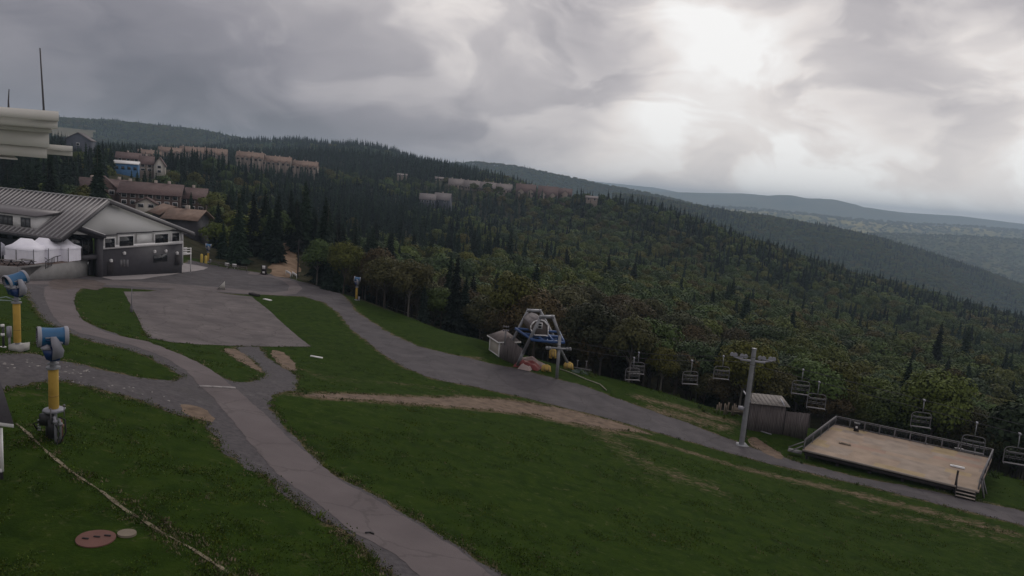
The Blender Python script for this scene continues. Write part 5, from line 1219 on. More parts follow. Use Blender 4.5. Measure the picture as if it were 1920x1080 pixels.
# operator cabin on the platform
F4 = [AT(1002.5, 628, 86.5), AT(995, 617, 86.5), AT(995.5, 610, 86.5), AT(1002, 602.5, 86.5), AT(1012, 599.5, 86.5), AT(1021, 602, 86.5), AT(1028, 611, 86.5), AT(1027.5, 629, 86.5)]
F4 = [np.array([q[0], 86.5, max(q[2], zp + .1)]) for q in F4]; ctr = sum(F4) / 8; dv = AT(996, 596, 91) - AT(1012, 599.5, 86.5); dv[2] = -.05 + .0
cb = MB(); cb.prism(F4, dv); co = cb.build('cabin', mat('cabin_brown', (.115,.095,.088), .8, .1, 1), term)
cb = MB()
for a, b in zip(F4, F4[1:] + F4[:1]): cb.bar(a - np.array([0, .05, 0]), b - np.array([0, .05, 0]), .14, .16, up=(0,1,0))
cb.build('cabin_trim', M_white2, co)
f = MB(); wc2 = AT(1012.5, 610.5, 86.4); f.box(wc2, (.62, .08, .80)); fo = f.build('window', M_white2, term); p = MB(); [p.box(wc2 + np.array([0, -.05, dz]), (.42, .06, .26)) for dz in (.17, -.17)]; p.build('pane', M_black, fo)
rfm = MB()
for a, b in zip(F4[2:6], F4[3:7]): rfm.prism([a + Zv*.02, b + Zv*.02, b + Zv*.1, a + Zv*.1], dv*1.02 - np.array([0, .1, 0]))
rfm.build('cabin_roof', M_greyr, co)
# lamp-like roof mast
m = MB(); am = AT(948, 626, 88.5); m.bar(am - Zv*1.5, am + Zv*.4, .22); 
for dx in (-.28, 0, .28):
    for dz in (.45, .95): m.lathe(am + np.array([dx, -.1, dz]), (0,1,0), [(0,.13),(.15,.13)], 10)
m.bar(am + Zv*.5 - np.array([.4,0,0]), am + Zv*.5 + np.array([.4,0,0]), .1); m.build('sheave_mast', M_rail, term)
# lateral arm on the column with sheaves
m = MB(); ac = AT(1047, 653, 84.2); m.bar(AT(1025, 651.5, 84.2), AT(1070, 655, 84.2), .24, .2)
for u in (1026, 1031, 1064, 1069): q = AT(u, 652.5 + (u-1026)*.05, 84.0); m.lathe(q, (0,1,0), [(0,.22),(.14,.22)], 12)
m.build('sheave_arm', M_steel, term)
# beige shed next to it
sA = hit(935, 669); sh = empty('operator_shed', onground(sA), 'beige shed with low brown roof and white trim left of the lift terminal', 'shed')
sB = AT(917.5, 658, sA[1] + 3.2); sx = unit(np.array([sB[0]-sA[0], sB[1]-sA[1], 0])); sy = np.array([-sx[1], sx[0], 0]); sy = sy if sy[0] > 0 else -sy
LS = np.hypot(*(sB - sA)[:2]); WS = 2.6; zt3 = AT(935, 641, sA[1])[2]; zb3 = sA[2] - .6
S = lambda a, b, z: np.array([sA[0], sA[1], 0]) + sx*a + sy*b + Zv*z
m = MB(); m.box(S(LS/2, WS/2, (zt3+zb3)/2), (LS, WS, zt3-zb3), (sx, sy, Zv)); m.build('wall', M_beige, sh)
m = MB(); m.box(S(0, -.02, (zt3+zb3)/2), (.16, .16, zt3-zb3), (sx, sy, Zv)); m.box(S(LS, -.02, (zt3+zb3)/2), (.12, .12, zt3-zb3), (sx, sy, Zv)); m.box(S(LS/2, -.03, zb3+.7), (LS, .06, .12), (sx, sy, Zv)); m.build('corner_board', M_white2, sh)
m = MB(); rp_ = [S(-.35,-.35,zt3), S(LS+.35,-.35,zt3), S(LS+.35,WS+.35,zt3), S(-.35,WS+.35,zt3)]; apx = S(LS*.5+.3, WS*.55, zt3+1.25)
m.add([q + Zv*.08 for q in rp_] + [apx], [(0,1,4),(1,2,4),(2,3,4),(3,0,4),(3,2,1,0)]); m.build('roof', mat('tan_shingle', (.17,.145,.14), .9, .15, 1.5), sh)
m = MB()
for a, b in zip(rp_, rp_[1:]+rp_[:1]): m.bar(a, b, .10, .16)
m.build('fascia', M_white2, sh)
# plank fences
def plank_fence(name, pts, tops, label, pw=.14, group=None, m_=None):
    """pts: ground line; tops: heights at the points"""
    e = empty(name, pts[0], label, 'fence', group); b = MB()
    for (p, q, h0, h1) in zip(pts[:-1], pts[1:], tops[:-1], tops[1:]):
        d = q - p; ln_ = np.hypot(d[0], d[1]); n = max(1, int(ln_/pw)); X = unit(np.array([d[0], d[1], 0])); Y_ = np.cross(Zv, X)
        for k in range(n):
            f = (k+.5)/n; base = p + d*f; hh = h0 + (h1-h0)*f + rng.uniform(-.04, .04); z0 = float(gz(base[0], base[1])) - .1
            b.box((base[0], base[1], z0 + (hh+.1)/2), (ln_/n*.95, .03, hh + .1), (X, Y_, Zv))
    b.build('planks', m_ or M_wood, e)
    rl_ = MB()
    for (p, q, h0, h1) in zip(pts[:-1], pts[1:], tops[:-1], tops[1:]):
        for f in (.25, .8): rl_.bar(p + Zv*h0*f + np.array([0, .06, 0]), q + Zv*h1*f + np.array([0, .06, 0]), .05, .1)
    rl_.build('rail', M_bwood, e)
    for p, h0 in zip(pts, tops): po_ = MB(); po_.bar(p - Zv*.3 + np.array([0, .1, 0]), p + Zv*(h0-.05) + np.array([0, .1, 0]), .1); po_.build('post', M_bwood, e)
    return e
plank_fence('plank_fence', [gp(937,671), gp(949,677), gp(961,682), gp(977,687)], [1.5, 3.35, 2.9, 2.35], 'tall weathered plank fence in front of the beige shed')
# rescue gear under the terminal
def cloth(name, c, sx_, sy_, hgt, m_, label, cat, yaw=0, seed=0, group=None):
    n = 12; vs = []; X = np.array([math.cos(yaw), math.sin(yaw), 0]); Y_ = np.array([-math.sin(yaw), math.cos(yaw), 0])
    for i in range(n+1):
        for j in range(n+1):
            u, v = i/n*2-1, j/n*2-1; p = np.array(c) + X*u*sx_/2 + Y_*v*sy_/2; edge = max(abs(u), abs(v))
            z = float(gz(p[0], p[1])) + .03 + hgt*(1-edge**3)*(.75 + .7*vnoise(i*.45+seed*9, j*.45, 1.0) + .12*math.sin(i*.8+seed)); vs.append((p[0], p[1], z))
    m = MB(); m.add(vs, [(i*(n+1)+j, (i+1)*(n+1)+j, (i+1)*(n+1)+j+1, i*(n+1)+j+1) for i in range(n) for j in range(n)])
    o = m.build(name, m_, loc=c, smooth=True); return tag(o, label, cat, group)
cA = onground(AT(990, 675, 88)); cloth('tarp', cA, 3.4, 2.2, 1.0, M_red, 'crumpled dark red tarp lying under the lift terminal', 'tarp', -.3, 1)
cloth('safety_mat', onground(AT(998, 671, 90.5)), 4.2, .9, .85, mat('pink_white', (.33,.26,.25), .8, .15, 1), 'long pale mat draped behind the red tarp', 'mat', -.35, 3)
cloth('safety_mat', onground(AT(985, 680, 86.6)), 1.7, .9, .65, mat('pink_white', (.40,.32,.31)), 'short pale pink mat in front of the red tarp', 'mat', -.35, 5)
def pad(u, v, Y, w, h, label, z0=None):
    c = AT(u, v, Y); z = float(gz(c[0], c[1])) if z0 is None else z0; c = np.array([c[0], c[1], z])
    e = empty('crash_pad', c, label, 'crash pad', 'yellow crash pads at the lift terminal'); m = MB()
    n = 10; prof = []
    m.prism([c + np.array([-w*.5,0,0]), c + np.array([-w*.15,0,-.05]), c + np.array([0,0,h*.25]), c + np.array([w*.2,0,0]), c + np.array([w*.5,0,.05]), c + np.array([w*.42,0,h*.75]), c + np.array([w*.1,0,h]), c + np.array([-w*.42,0,h*.9]), c + np.array([-w*.55,0,h*.5])], (0,.6,0)); m.build('padding', mat('pad_yellow', (.50,.34,.10), .75, .25, 1.5, .3, 5), e)
    s2 = MB(); [s2.box(c + np.array([w*f,-.01,h*.45]), (.05,.03,h*.7)) for f in (-.2,.22)]; s2.build('strap', M_rail, e)
pad(1026, 680, 87, 1.25, .85, 'yellow crash pad lying on the grass left of the grey column'); pad(1036, 676, 88.5, .95, 1.3, 'upright orange yellow pad left of the grey column', z0=AT(1036, 672, 88.5)[2]); pad(1067, 687, 91.3, 1.3, .95, 'yellow crash pad at the foot of the rear portal leg')
m = MB(); q = onground(AT(1093, 690, 92)); [m.bar(q + np.array([dx,0,-.3]), q + np.array([dx,0,1.5]), .08) for dx in (-.8,.4)]; m.bar(q + np.array([-1.6,0,.55]), q + np.array([1.2,0,.3]), .08, .16); [m.box(q + np.array([dx,0,1.5]), (.3,.1,.14)) for dx in (-.8,.4)]
o = m.build('guard_rail', M_rail, loc=q); tag(o, 'low dark post frame standing right of the lift terminal', 'frame')
cloth('tarp', onground(AT(1088, 693, 90)), 2.2, 1.4, .5, mat('dark_green_tarp', (.03,.05,.04), .8, .2, 1), 'dark green covered heap right of the terminal', 'tarp', 0, 8)

# ---------------------------------------------------------------- haul ropes, tower, chairs
RP = [np.array([4.6, 87.2]), np.array([24.9, 72.0]), np.array([62.0, 43.5])]
rdir = unit(RP[2] - RP[0]); rn = np.array([-rdir[1], rdir[0]]); rn = rn if rn[1] > 0 else -rn
def rope_pt(sgn, x):
    t = (x - RP[0][0]) / (RP[2][0]-RP[0][0]); p = RP[0] + (RP[2]-RP[0])*t; xt = 24.9
    f0 = (x - RP[0][0]) / (xt - RP[0][0]); z = (-19.15 + (-16.15+19.15)*f0 - .9*math.sin(math.pi*min(max(f0,0),1))) if x < xt else (-16.15 - .045*(x-xt) - .0*1)
    o = rn*1.75*sgn; return np.array([p[0]+o[0], p[1]+o[1], z])
for sgn, nm in ((1, 'far'), (-1, 'near')):
    m = MB(); xs = np.linspace(5.0, 66, 40); m.tube([rope_pt(sgn, x) for x in xs], .028, 5, False); o = m.build('haul_rope', M_steeld, loc=rope_pt(sgn, 5.0)); tag(o, 'thin steel haul rope on the %s side of the lift tower' % nm, 'rope', 'lift haul ropes')
tp = gp(1390, 834); twr = empty('lift_tower', tp, 'tall grey tubular chairlift tower with crossarm standing beside the road', 'lift tower')
tz = at(1411, 654, tp[1])[2]; Ht = tz - tp[2]
dst = (RP[0] + (RP[2]-RP[0])*((24.9-4.6)/(62-4.6))); 
tt = np.array([tp[0], tp[1], tz]); print('TOWER', tp, 'H', Ht)
m = MB(); m.tube([tp - Zv*.6, tp + Zv*.01, tt], [.29, .29, .235], 18); m.build('mast', M_steel, twr, True)
m = MB(); m.lathe(tt, (0,0,1), [(0,.27),(.06,.27)], 16); m.box(tp + Zv*.02, (1.3,1.3,.1)); m.build('flange', M_steel, twr)
za = tz - 1.15; ac = np.array([tp[0], tp[1], za]); vw = unit(np.array([tp[0], tp[1], 0])); ad = np.array([vw[1]*.985 + vw[0]*.17, -vw[0]*.985 + vw[1]*.17, 0]); an = np.cross(ad, Zv)
m = MB(); m.bar(ac - ad*1.3 - Zv*.22, ac + ad*1.3 - Zv*.22, .22, .20); m.build('crossarm', M_lgrey, twr)
for sgn in (-1, 1):
    m = MB(); m.tube([ac + ad*sgn*.5 - Zv*.25 - an*.16, ac + ad*sgn*1.2 - Zv*.20 - an*.16, ac + ad*sgn*2.05 + Zv*.02 - an*.16], [.09,.09,.07], 8); m.bar(ac + ad*sgn*1.0 - Zv*.02 - an*.16, ac + ad*sgn*2.15 + Zv*.10 - an*.16, .06, .12); so_ = m.build('sheave_beam', M_lgrey, twr)
    for k in (.75, 1.15, 1.85, 2.2):
        w_ = MB(); w_.lathe(ac + ad*k*sgn + Zv*(.16 + .03*k) - an*.25, an, [(0,.06),(0,.23),(.03,.23),(.05,.19),(.07,.23),(.10,.23),(.10,.06)], 14); w_.build('sheave', M_lgrey, so_, True)
m = MB(); sdv = unit(np.array([1, .3, 0])); 
for s3 in (-.16, .16): m.bar(tp + sdv*.40 + np.array([0, s3, .6]), tt + sdv*.34 + np.array([0, s3, -1.2]), .045)
for k in range(int(Ht/.34) - 4): m.bar(tp + sdv*.38 + np.array([0, -.16, .8+.34*k]), tp + sdv*.38 + np.array([0, .16, .8+.34*k]), .04)
m.build('ladder', M_steeld, twr)
m = MB(); q = at(1389, 765, tp[1]-.3); m.box(q, (.5, .35, .38)); m.bar(q, np.array([tp[0], tp[1], q[2]]), .1); m.build('floodlight', M_lgrey, twr)
def chair(sgn, x, label):
    g0 = rope_pt(sgn, x); e = empty('lift_chair', g0, label, 'lift chair', 'chairlift chairs hanging from the ropes')
    vd = unit(np.array([g0[0], g0[1], 0])); cw_ = R(rng.uniform(8, 26)); X = np.array([vd[1]*math.cos(cw_) + vd[0]*math.sin(cw_), -vd[0]*math.cos(cw_) + vd[1]*math.sin(cw_), 0]); Yc = np.cross(X, Zv); T = lambda a, b, z: g0 + X*a + Yc*b + Zv*z
    m = MB(); m.box(T(0,0,0), (.30,.14,.16), (Yc, X, Zv)); m.build('grip', M_lgrey, e)
    m = MB(); m.tube([T(0,0,-.05), T(.0,.1,-.6), T(0,.12,-1.15)], .04, 7); m.build('hanger', M_steel, e)
    W2 = .84; m = MB(); m.tube([T(-W2,.35,-2.62), T(-W2,.05,-2.55), T(-W2,-.02,-1.5), T(-W2+.08,.04,-1.28), T(-W2+.3,.10,-1.17), T(W2-.3,.10,-1.17), T(W2-.08,.04,-1.28), T(W2,-.02,-1.5), T(W2,.05,-2.55), T(W2,.35,-2.62)], .036, 7, True); m.build('frame', M_rail, e, True)
    m = MB()
    for z in (-1.62, -1.75, -2.05, -2.2): m.box(T(0,-.02-(z+1.6)*-.08,z), (1.6,.05,.07), (X, Yc, Zv))
    for x2 in (-.48, 0, .48): m.box(T(x2,-.0,-1.95), (.05,.05,.7), (X, Yc, Zv))
    m.build('backrest', M_steeld, e)
    m = MB()
    for y in (.08,.2,.32,.44): m.box(T(0,y,-2.55 + y*.1), (1.62,.085,.05), (X, Yc, Zv))
    m.build('seat', M_rail, e)
    m = MB(); m.tube([T(-.70,-.02,-1.55), T(-.70,.5,-1.5), T(.70,.5,-1.5), T(.70,-.02,-1.55)], .028, 6); m.build('safety_bar', M_rail, e)
def x_for(u, sgn):
    best = None
    for x in np.arange(5.2, 66, .02):
        p = rope_pt(sgn, x); uu = proj(p)[0]
        if best is None or abs(uu-u) < best[0]: best = (abs(uu-u), x)
    return best[1]
for u, sg, lb in [(1189,-1,'near chair of the overlapping pair right of the lift terminal'),(1198,1,'far chair of the overlapping pair right of the lift terminal'),(1298,-1,'empty lift chair halfway between the pair and the tower'),
                  (1357,1,'lift chair just left of the lift tower'),(1506,1,'upper left lift chair above the wooden shed'),(1536,-1,'lower right lift chair above the wooden fence'),
                  (1733,1,'lift chair hanging above the middle of the deck rail'),(1832,-1,'lift chair hanging in front of the deck rail near its right corner'),(1912,-1,'lift chair at the right edge of the picture')]:
    chair(sg, x_for(u, sg), lb)

# ---------------------------------------------------------------- plank shed and fence by the tower
wA = hit(1403, 806); w1 = hit(1466, 815); w2 = hit(1511, 825)
ws = empty('plank_shed', onground(wA), 'weathered dark plank shed with grey board roof right of the lift tower', 'shed')
X = unit(np.array([w1[0]-wA[0], w1[1]-wA[1]+0, 0])); Y_ = np.cross(Zv, X); WL = np.hypot(*(w1-wA)[:2]); zt4 = at(1405, 755, wA[1])[2]
m = MB(); b0 = np.array([wA[0], wA[1], 0])
for k in range(int(WL/.18)):
    x = (k+.5)*.18; q = b0 + X*x; z0 = float(gz(q[0], q[1])) - .3; top = zt4 - .010*x + rng.uniform(-.02,.02); m.box((q[0], q[1], (z0+top)/2), (.17,.04,top-z0), (X, Y_, Zv))
for sgn in (0, 1):
    for k in range(14): q = b0 + X*WL*sgn + Y_*(k+.5)*.18; z0 = float(gz(q[0], q[1])) - 1.0; m.box((q[0], q[1], (z0+zt4)/2), (.04,.17,zt4-z0), (X, Y_, Zv))
q = b0 + X*WL/2 + Y_*2.6; m.box((q[0], q[1], zt4-2.2), (WL,.04,4.4), (X, Y_, Zv)); m.build('wall', M_wood, ws)
m = MB(); rr0 = b0 + Zv*(zt4+.05) - Y_*.3 - X*.3
for k in range(9): m.box(rr0 + X*((WL+.7)*(k+.5)/9) + Y_*1.6 + Zv*(.16), ((WL+.7)/9*.93, 3.4, .06), (X, unit(Y_+Zv*.10), unit(Zv - Y_*.10)))
m.build('roof', mat('grey_boards', (.19,.175,.165), .9, .25, 1.5, .4, 5), ws)
m = MB(); m.bar(rr0 + X*WL + Zv*.1, rr0 + X*WL + Y_*1.6 + Zv*.45, .12); m.bar(rr0 + Zv*.1, rr0 + Y_*3.2 + Zv*.5 - X*.0, .12); m.build('gutter', M_lgrey, ws)
hF = at(1470, 771, w1[1])[2] - w1[2]; hF2 = at(1515, 775, w2[1])[2] - w2[2]
plank_fence('plank_fence', [onground(w1) + X*.1, onground(hit(1488, 820)), onground(w2)], [hF, (hF+hF2)/2, hF2], 'weathered dark plank fence between the plank shed and the deck', pw=.17)
m = MB(); a = gp(1424, 809, .1); b = gp(1446, 816, .1); m.bar(a, b, .12, .1); o = m.build('loose_board', M_lgrey, loc=a); tag(o, 'loose pale board lying before the plank shed', 'board', 'loose boards and pipes')
# stacked pallets and posts left of the tower
q = gp(1352, 776); e = empty('pallet_stack', q, 'upright weathered pallets leaning near the forest edge left of the tower', 'pallets')
m = MB()
for k in range(9): m.box(q + np.array([k*.32 - .6, .3*(k % 3), .5 + .1*(k % 2)]), (.14, .08, 1.3 + .3*(k % 2)))
m.bar(q + np.array([-.8,.3,.35]), q + np.array([2.4,.3,.35]), .06, .12); m.build('slats', mat('pallet_wood', (.20,.165,.13), .9, .3, 2), e)
m = MB(); m.box(q + np.array([2.8,.6,.4]), (2.2,.1,.8)); m.build('panel', mat('pallet_wood', (.2,.165,.13)), e)

# ---------------------------------------------------------------- the deck
zd = -25.45
FL, FR, BR, BL = atz(1505, 842, zd), atz(1836, 920, zd), atz(1868, 857, zd), atz(1563, 800, zd)
deck = empty('deck', FL, 'large wooden viewing deck on dark beams with grey railing', 'deck')
ex = unit(FR - FL); ey_ = np.cross(Zv, ex); DW = np.linalg.norm(FR - FL); DD = ((BR - FR) @ ey_ + (BL - FL) @ ey_) / 2
print('DECK', DW, DD)
T = lambda a, b, z: FL + ex*a + ey_*b + Zv*z
sk = ((BL - FL) @ ex)
m = MB(); g3 = np.random.default_rng(3); NR, NC = 10, 7
for r_ in range(NR):
    sh_ = g3.random()*.5
    xs = [0] + [DW*(k - sh_)/NC for k in range(1, NC+1)] + [DW]
    for x1, x2 in zip(xs[:-1], xs[1:]):
        m.cm = int(g3.choice([0,0,0,0,1,1,1,2,3])); b0_, b1_ = DD*r_/NR, DD*(r_+1)/NR
        m.add([T(x1+sk*b0_/DD, b0_, 0), T(x2+sk*b0_/DD, b0_, 0), T(x2+sk*b1_/DD, b1_, 0), T(x1+sk*b1_/DD, b1_, 0)], [(0,1,2,3)])
m.cm = 0; m.prism([T(0,0,-.012), T(DW,0,-.012), T(DW+sk,DD,-.012), T(sk,DD,-.012)], (0,0,-.04))
m.build('deck_floor', [M_deckw, mat('deck_panel_grey', (.25,.20,.165), .85, .12, .8, col2=(.31,.25,.205)), mat('deck_panel_yellow', (.30,.225,.125), .85, .12, .8, col2=(.34,.26,.16)), mat('deck_panel_pink', (.285,.195,.15), .85, .14, .8)], deck)
m = MB(); m.prism([T(0,0,-.07), T(DW,0,-.07), T(DW+sk,DD,-.07), T(sk,DD,-.07)], (0,0,-.28)); 
for b_ in (.15, DD*.5, DD-.2): m.bar(T(.2+sk*b_/DD,b_,-.50), T(DW-.2+sk*b_/DD,b_,-.50), .2, .3)
m.build('beam', M_bwood, deck)
m = MB(); m.bar(T(0,-.05,-.10), T(DW,-.05,-.10), .08, .2); m.build('fascia', mat('pale_edge', (.30,.26,.235), .8, .1, 1), deck)
for k in range(6):
    for b_ in (.4, DD*.5, DD-.3):
        q = T(.4 + (DW-.8)*k/5 + sk*b_/DD, b_, 0); m = MB(); m.bar(q - Zv*.5, np.array([q[0], q[1], float(gz(q[0], q[1])) - .3]), .22); m.build('support_post', M_bwood, deck)
def rail(p, q, n, name='railing', h=1.1, top=True):
    m = MB(); m.bar(p + Zv*h, q + Zv*h, .13, .06); m.bar(p + Zv*(h-.16), q + Zv*(h-.16), .05, .09); m.bar(p + Zv*.12, q + Zv*.12, .05, .09); ro_ = m.build(name, M_rail, deck)
    for k in range(n+1): c = p + (q-p)*k/n; b = MB(); b.bar(c - Zv*.3, c + Zv*(h-.02), .10); b.build('post', M_rail, ro_)
    b = MB(); L_ = np.linalg.norm(q-p); nn = int(L_/.16)
    for k in range(nn): c = p + (q-p)*(k+.5)/nn; b.bar(c + Zv*.15, c + Zv*(h-.18), .025)
    b.build('balusters', M_steeld, ro_)
rail(T(0.1,.1,0), T(sk+.08,DD-.1,0), 4); rail(T(sk+.08,DD-.08,0), T(DW+sk-.1,DD-.08,0), 10); rail(T(DW+sk-.08,DD-.1,0), T(DW-.05,.3,0), 4)
m = MB(); 
for (a, b) in ((T(DW+.1,.3,.9), T(DW+.9,1.6,-2.0)), (T(DW+.3,2.2,.9), T(DW+1.4,3.4,-2.2))): m.bar(a, b, .12)
m.build('brace', M_rail, deck)
m = MB()
for k in range(5): m.box(T(DW-1.1, -.2-.30*k, -.22-.24*k), (1.6,.30,.05), (ex, ey_, Zv))
st = m.build('steps', mat('pale_edge', (.30,.26,.235)), deck)
m = MB(); [m.bar(T(DW-1.1+sx_, -.1, -.25), T(DW-1.1+sx_, -1.6, -1.45), .06, .25) for sx_ in (-.8, .8)]; m.build('stringer', M_bwood, st)
m = MB(); m.bar(T(DW-1.95,0,-.8), T(DW-1.95,0,1.5), .13); m.bar(T(DW-1.95,-.05,1.05), T(DW-1.95,-1.3,.0), .09); m.build('newel_post', M_bwood, st)
m = MB(); m.bar(T(-.1,.9,.05), T(-1.3,.4,-.75), .1); m.bar(T(-.1,1.5,.35), T(-1.5,1.0,-.5), .1); m.box(T(-.8,1.0,-.75), (1.4,1.0,.12), (ex, ey_, Zv)); m.build('ramp', M_rail, deck)
q = atz(1605, 808, zd); e = empty('litter_bin', q, 'dark litter bin with a small white notice at the back of the deck', 'bin')
m = MB(); m.box(q + Zv*.42, (.55,.5,.84), (ex, ey_, Zv)); m.build('body', M_bwood, e); m = MB(); m.box(q + Zv*.9, (.66,.6,.12), (ex, ey_, Zv)); m.build('lid', M_steeld, e); m = MB(); m.box(q + Zv*.52 - ey_*.26, (.22,.02,.24), (ex, ey_, Zv)); m.build('notice', M_white2, e)
for u, v, l, w_, lb in [(1584,833,1.2,.35,'brown board lying loose on the left part of the deck'),(1795,876,1.3,.5,'short pale board stack on the right part of the deck'),(1798,842,.9,.12,'small white scrap by the back rail of the deck')]:
    q = atz(u, v, zd + .02); m = MB(); m.box(q + Zv*.05, (l, w_, .08), (ex, ey_, Zv)); m.box(q + Zv*.11 + ex*.1, (l*.8, w_*.7, .05), (ex, ey_, Zv)); o = m.build('loose_board', M_white2 if 'white' in lb or 'pale' in lb else mat('pallet_wood', (.2,.165,.13)), loc=q); tag(o, lb, 'board', 'loose boards on the deck')

# ---------------------------------------------------------------- small things along the roads
q = gp(180, 1010, .0); e = empty('tank_cover', q, 'round reddish brown tank cover set in the grass', 'cover')
a = gp(143, 1009); b = gp(217, 1009); rr_ = np.hypot(*(b-a)[:2])/2
def disc(c, r, th, n=40):
    m = MB(); vs = [c + Zv*th]
    for k in range(n): x, y = c[0] + r*math.cos(6.283*k/n), c[1] + r*math.sin(6.283*k/n); vs.append((x, y, float(gz(x, y)) + th))
    m.add(vs, [(0, k+1, (k+1) % n + 1) for k in range(n)]); m.add([(v[0], v[1], v[2]-th-.15) for v in vs[1:]] + [tuple(v) for v in vs[1:]], [(k, (k+1) % n, (k+1) % n + n, k+n) for k in range(n)]); return m
disc(q, rr_, .04).build('lid', mat('rust_lid', (.125,.058,.048), .8, .12, 1.2, .2, 6), e)
m = MB(); [m.box(q + np.array([dx*rr_, dy*rr_, .045 + float(gz(q[0]+dx*rr_, q[1]+dy*rr_) - q[2])]), (.22,.05,.06)) for dx, dy in ((-.45,-.25),(.0,.08),(.45,.35))]; m.build('handle', M_bwood, e)
q = gp(238, 1002); r2 = np.hypot(*(gp(257, 1002) - gp(221, 1002))[:2])/2; m = disc(q, r2, .08); o = m.build('tank_cover', mat('pale_lid', (.17,.14,.11), .85, .1, 2), loc=q); tag(o, 'small pale round concrete cover touching the reddish tank cover', 'cover')
def strip(name, px, w_, th, m_, label, cat, group=None):
    P_ = [gp(u, v, th/2) for u, v in px]; m = MB(); 
    for a, b in zip(P_[:-1], P_[1:]): m.bar(a, b, w_, th)
    o = m.build(name, m_, loc=P_[0]); return tag(o, label, cat, group)
strip('drain_cover', [(374,726),(395,726.5),(415,727.5),(441,729)], .22, .12, mat('worn_white', (.30,.28,.28), .8, .15, 2), 'worn white drain bar crossing the asphalt path', 'drain')
strip('hose', [(685,1001),(693,1000),(701,1003)], .07, .08, M_black, 'short black hose piece curled on the asphalt path', 'hose')
strip('loose_board', [(582,668),(605,672)], .32, .1, M_white2, 'short white board lying in the grass right of the concrete pad corner', 'board', 'white boards in the grass')
strip('loose_board', [(495,561),(508,564)], .5, .12, M_white2, 'small white board in the grass near the road loop', 'board', 'white boards in the grass')
strip('ground_box', [(470,552),(484,556)], .8, .35, M_bwood, 'dark low box in the grass by the road loop', 'box')
q = gp(416, 543); m = MB(); m.prism([q + np.array([-.9,0,0]), q + np.array([.45,0,0]), q + np.array([.45,0,1.5])], (0,.12,0)); m.bar(q + np.array([.2,.1,1.0]), q + np.array([.2,.9,0]), .08); o = m.build('folded_sign', mat('cream_board', (.36,.35,.33), .7, .1, 1), loc=q); tag(o, 'pale triangular folded sign standing on the lot', 'sign')
q = gp(247, 585); m = MB(); m.tube([q - Zv*.2, q + Zv*3.0], [.07, .05], 7); m.box(q + Zv*.35 + np.array([0,-.05,0]), (.35,.1,.9)); o = m.build('marker_post', M_rail, loc=q); tag(o, 'thin grey marker post at the left edge of the concrete pad', 'post')
for i, u in enumerate([378, 386]):
    q = gp(u, 492 + i*1.5); m = MB(); m.lathe(q - Zv*.2, (0,0,1), [(0,.28),(1.9 - .2*i,.28),(2.05 - .2*i,.18),(2.1-.2*i,.02)], 14); o = m.build('bollard', mat('bollard_yellow', (.50,.37,.08), .6, .1, 2), loc=q, smooth=True); tag(o, ['left', 'right'][i] + ' yellow bollard of the pair beside the distant snow gun', 'bollard', 'yellow bollards at the lot end')
# rail fence with small signs along the lot end
fp = [gp(u, v) for u, v in [(393,497),(410,500),(428,504),(446,507),(462,509)]]
e = empty('rail_fence', fp[0], 'low weathered rail fence along the far end of the lot', 'fence')
for p in fp: m = MB(); m.bar(p - Zv*.3, p + Zv*1.1, .14); m.build('post', M_wood, e)
m = MB()
for z in (.5, .95): [m.bar(a + Zv*z, b + Zv*z, .08, .12) for a, b in zip(fp[:-1], fp[1:])]
m.build('rail', M_wood, e)
for i, (u, v) in enumerate([(426,502),(440,504)]):
    q = gp(u, v, .0); q = q + Zv*.8 + np.array([0,-.15,0]); m = MB(); m.box(q, (.9,.05,.6)); m.bar(q + np.array([0,.08,.2]), q + np.array([0,.08,-1.1]), .07); o = m.build('sign', M_white2, loc=q); tag(o, ['left', 'right'][i] + ' small white sign board on the rail fence at the lot end', 'sign', 'white signs on the rail fence')
q = gp(495, 515); e = empty('notice_stand', q, 'dark stand with white notices beside the reddish bank', 'notice stand')
m = MB(); m.box(q + Zv*1.0, (1.0,.5,2.0)); m.bar(q + np.array([-.9,0,0]), q + np.array([-.2,0,.8]), .12); m.bar(q + np.array([.9,0,0]), q + np.array([.2,0,.8]), .12); m.build('frame', M_bwood, e)
m = MB(); m.box(q + np.array([0,-.27,1.6]), (.6,.05,.7)); m.box(q + np.array([0,-.27,.5]), (.5,.05,.4)); m.build('notice', M_white2, e)
q = gp(686, 562); e = empty('notice_board', q, 'small white framed notice board beside the distant snow gun', 'notice board')
m = MB(); [m.bar(q + np.array([x,0,-.2]), q + np.array([x,0,1.7]), .1) for x in (-.75,.75)]; m.build('post', M_white2, e)
m = MB(); m.box(q + Zv*1.3, (1.4,.06,.75)); m.box(q + Zv*.55, (1.4,.06,.2)); m.build('board', M_white2, e); m = MB(); m.box(q + Zv*1.3 + np.array([-.35,-.05,0]), (.35,.03,.5)); m.box(q + Zv*1.3 + np.array([.3,-.05,0]), (.5,.03,.5)); m.build('panel', M_slate, e)
q = gp(558, 520); m = MB(); m.tube([q - Zv*.3, q + Zv*8.2], [.16, .11], 8); m.bar(q + Zv*7.7 - np.array([.9,0,0]), q + Zv*7.7 + np.array([.9,0,0]), .12); o = m.build('utility_pole', M_bwood, loc=q); tag(o, 'dark wooden utility pole right of the reddish bank', 'pole')
for i, (u0, v0, u1, v1) in enumerate([(536,516,545,521),(548,519,556,524)]):
    a, b = gp(u0, v0), gp(u1, v1); m = MB(); m.bar(a + Zv*.9, b + Zv*.9, .06, .5); m.bar(a, a + Zv*1.1, .1); m.bar(b, b + Zv*1.1, .1); o = m.build('barrier', M_white2, loc=a); tag(o, ['left', 'right'][i] + ' white barrier board at the foot of the reddish bank', 'barrier', 'white barrier boards')
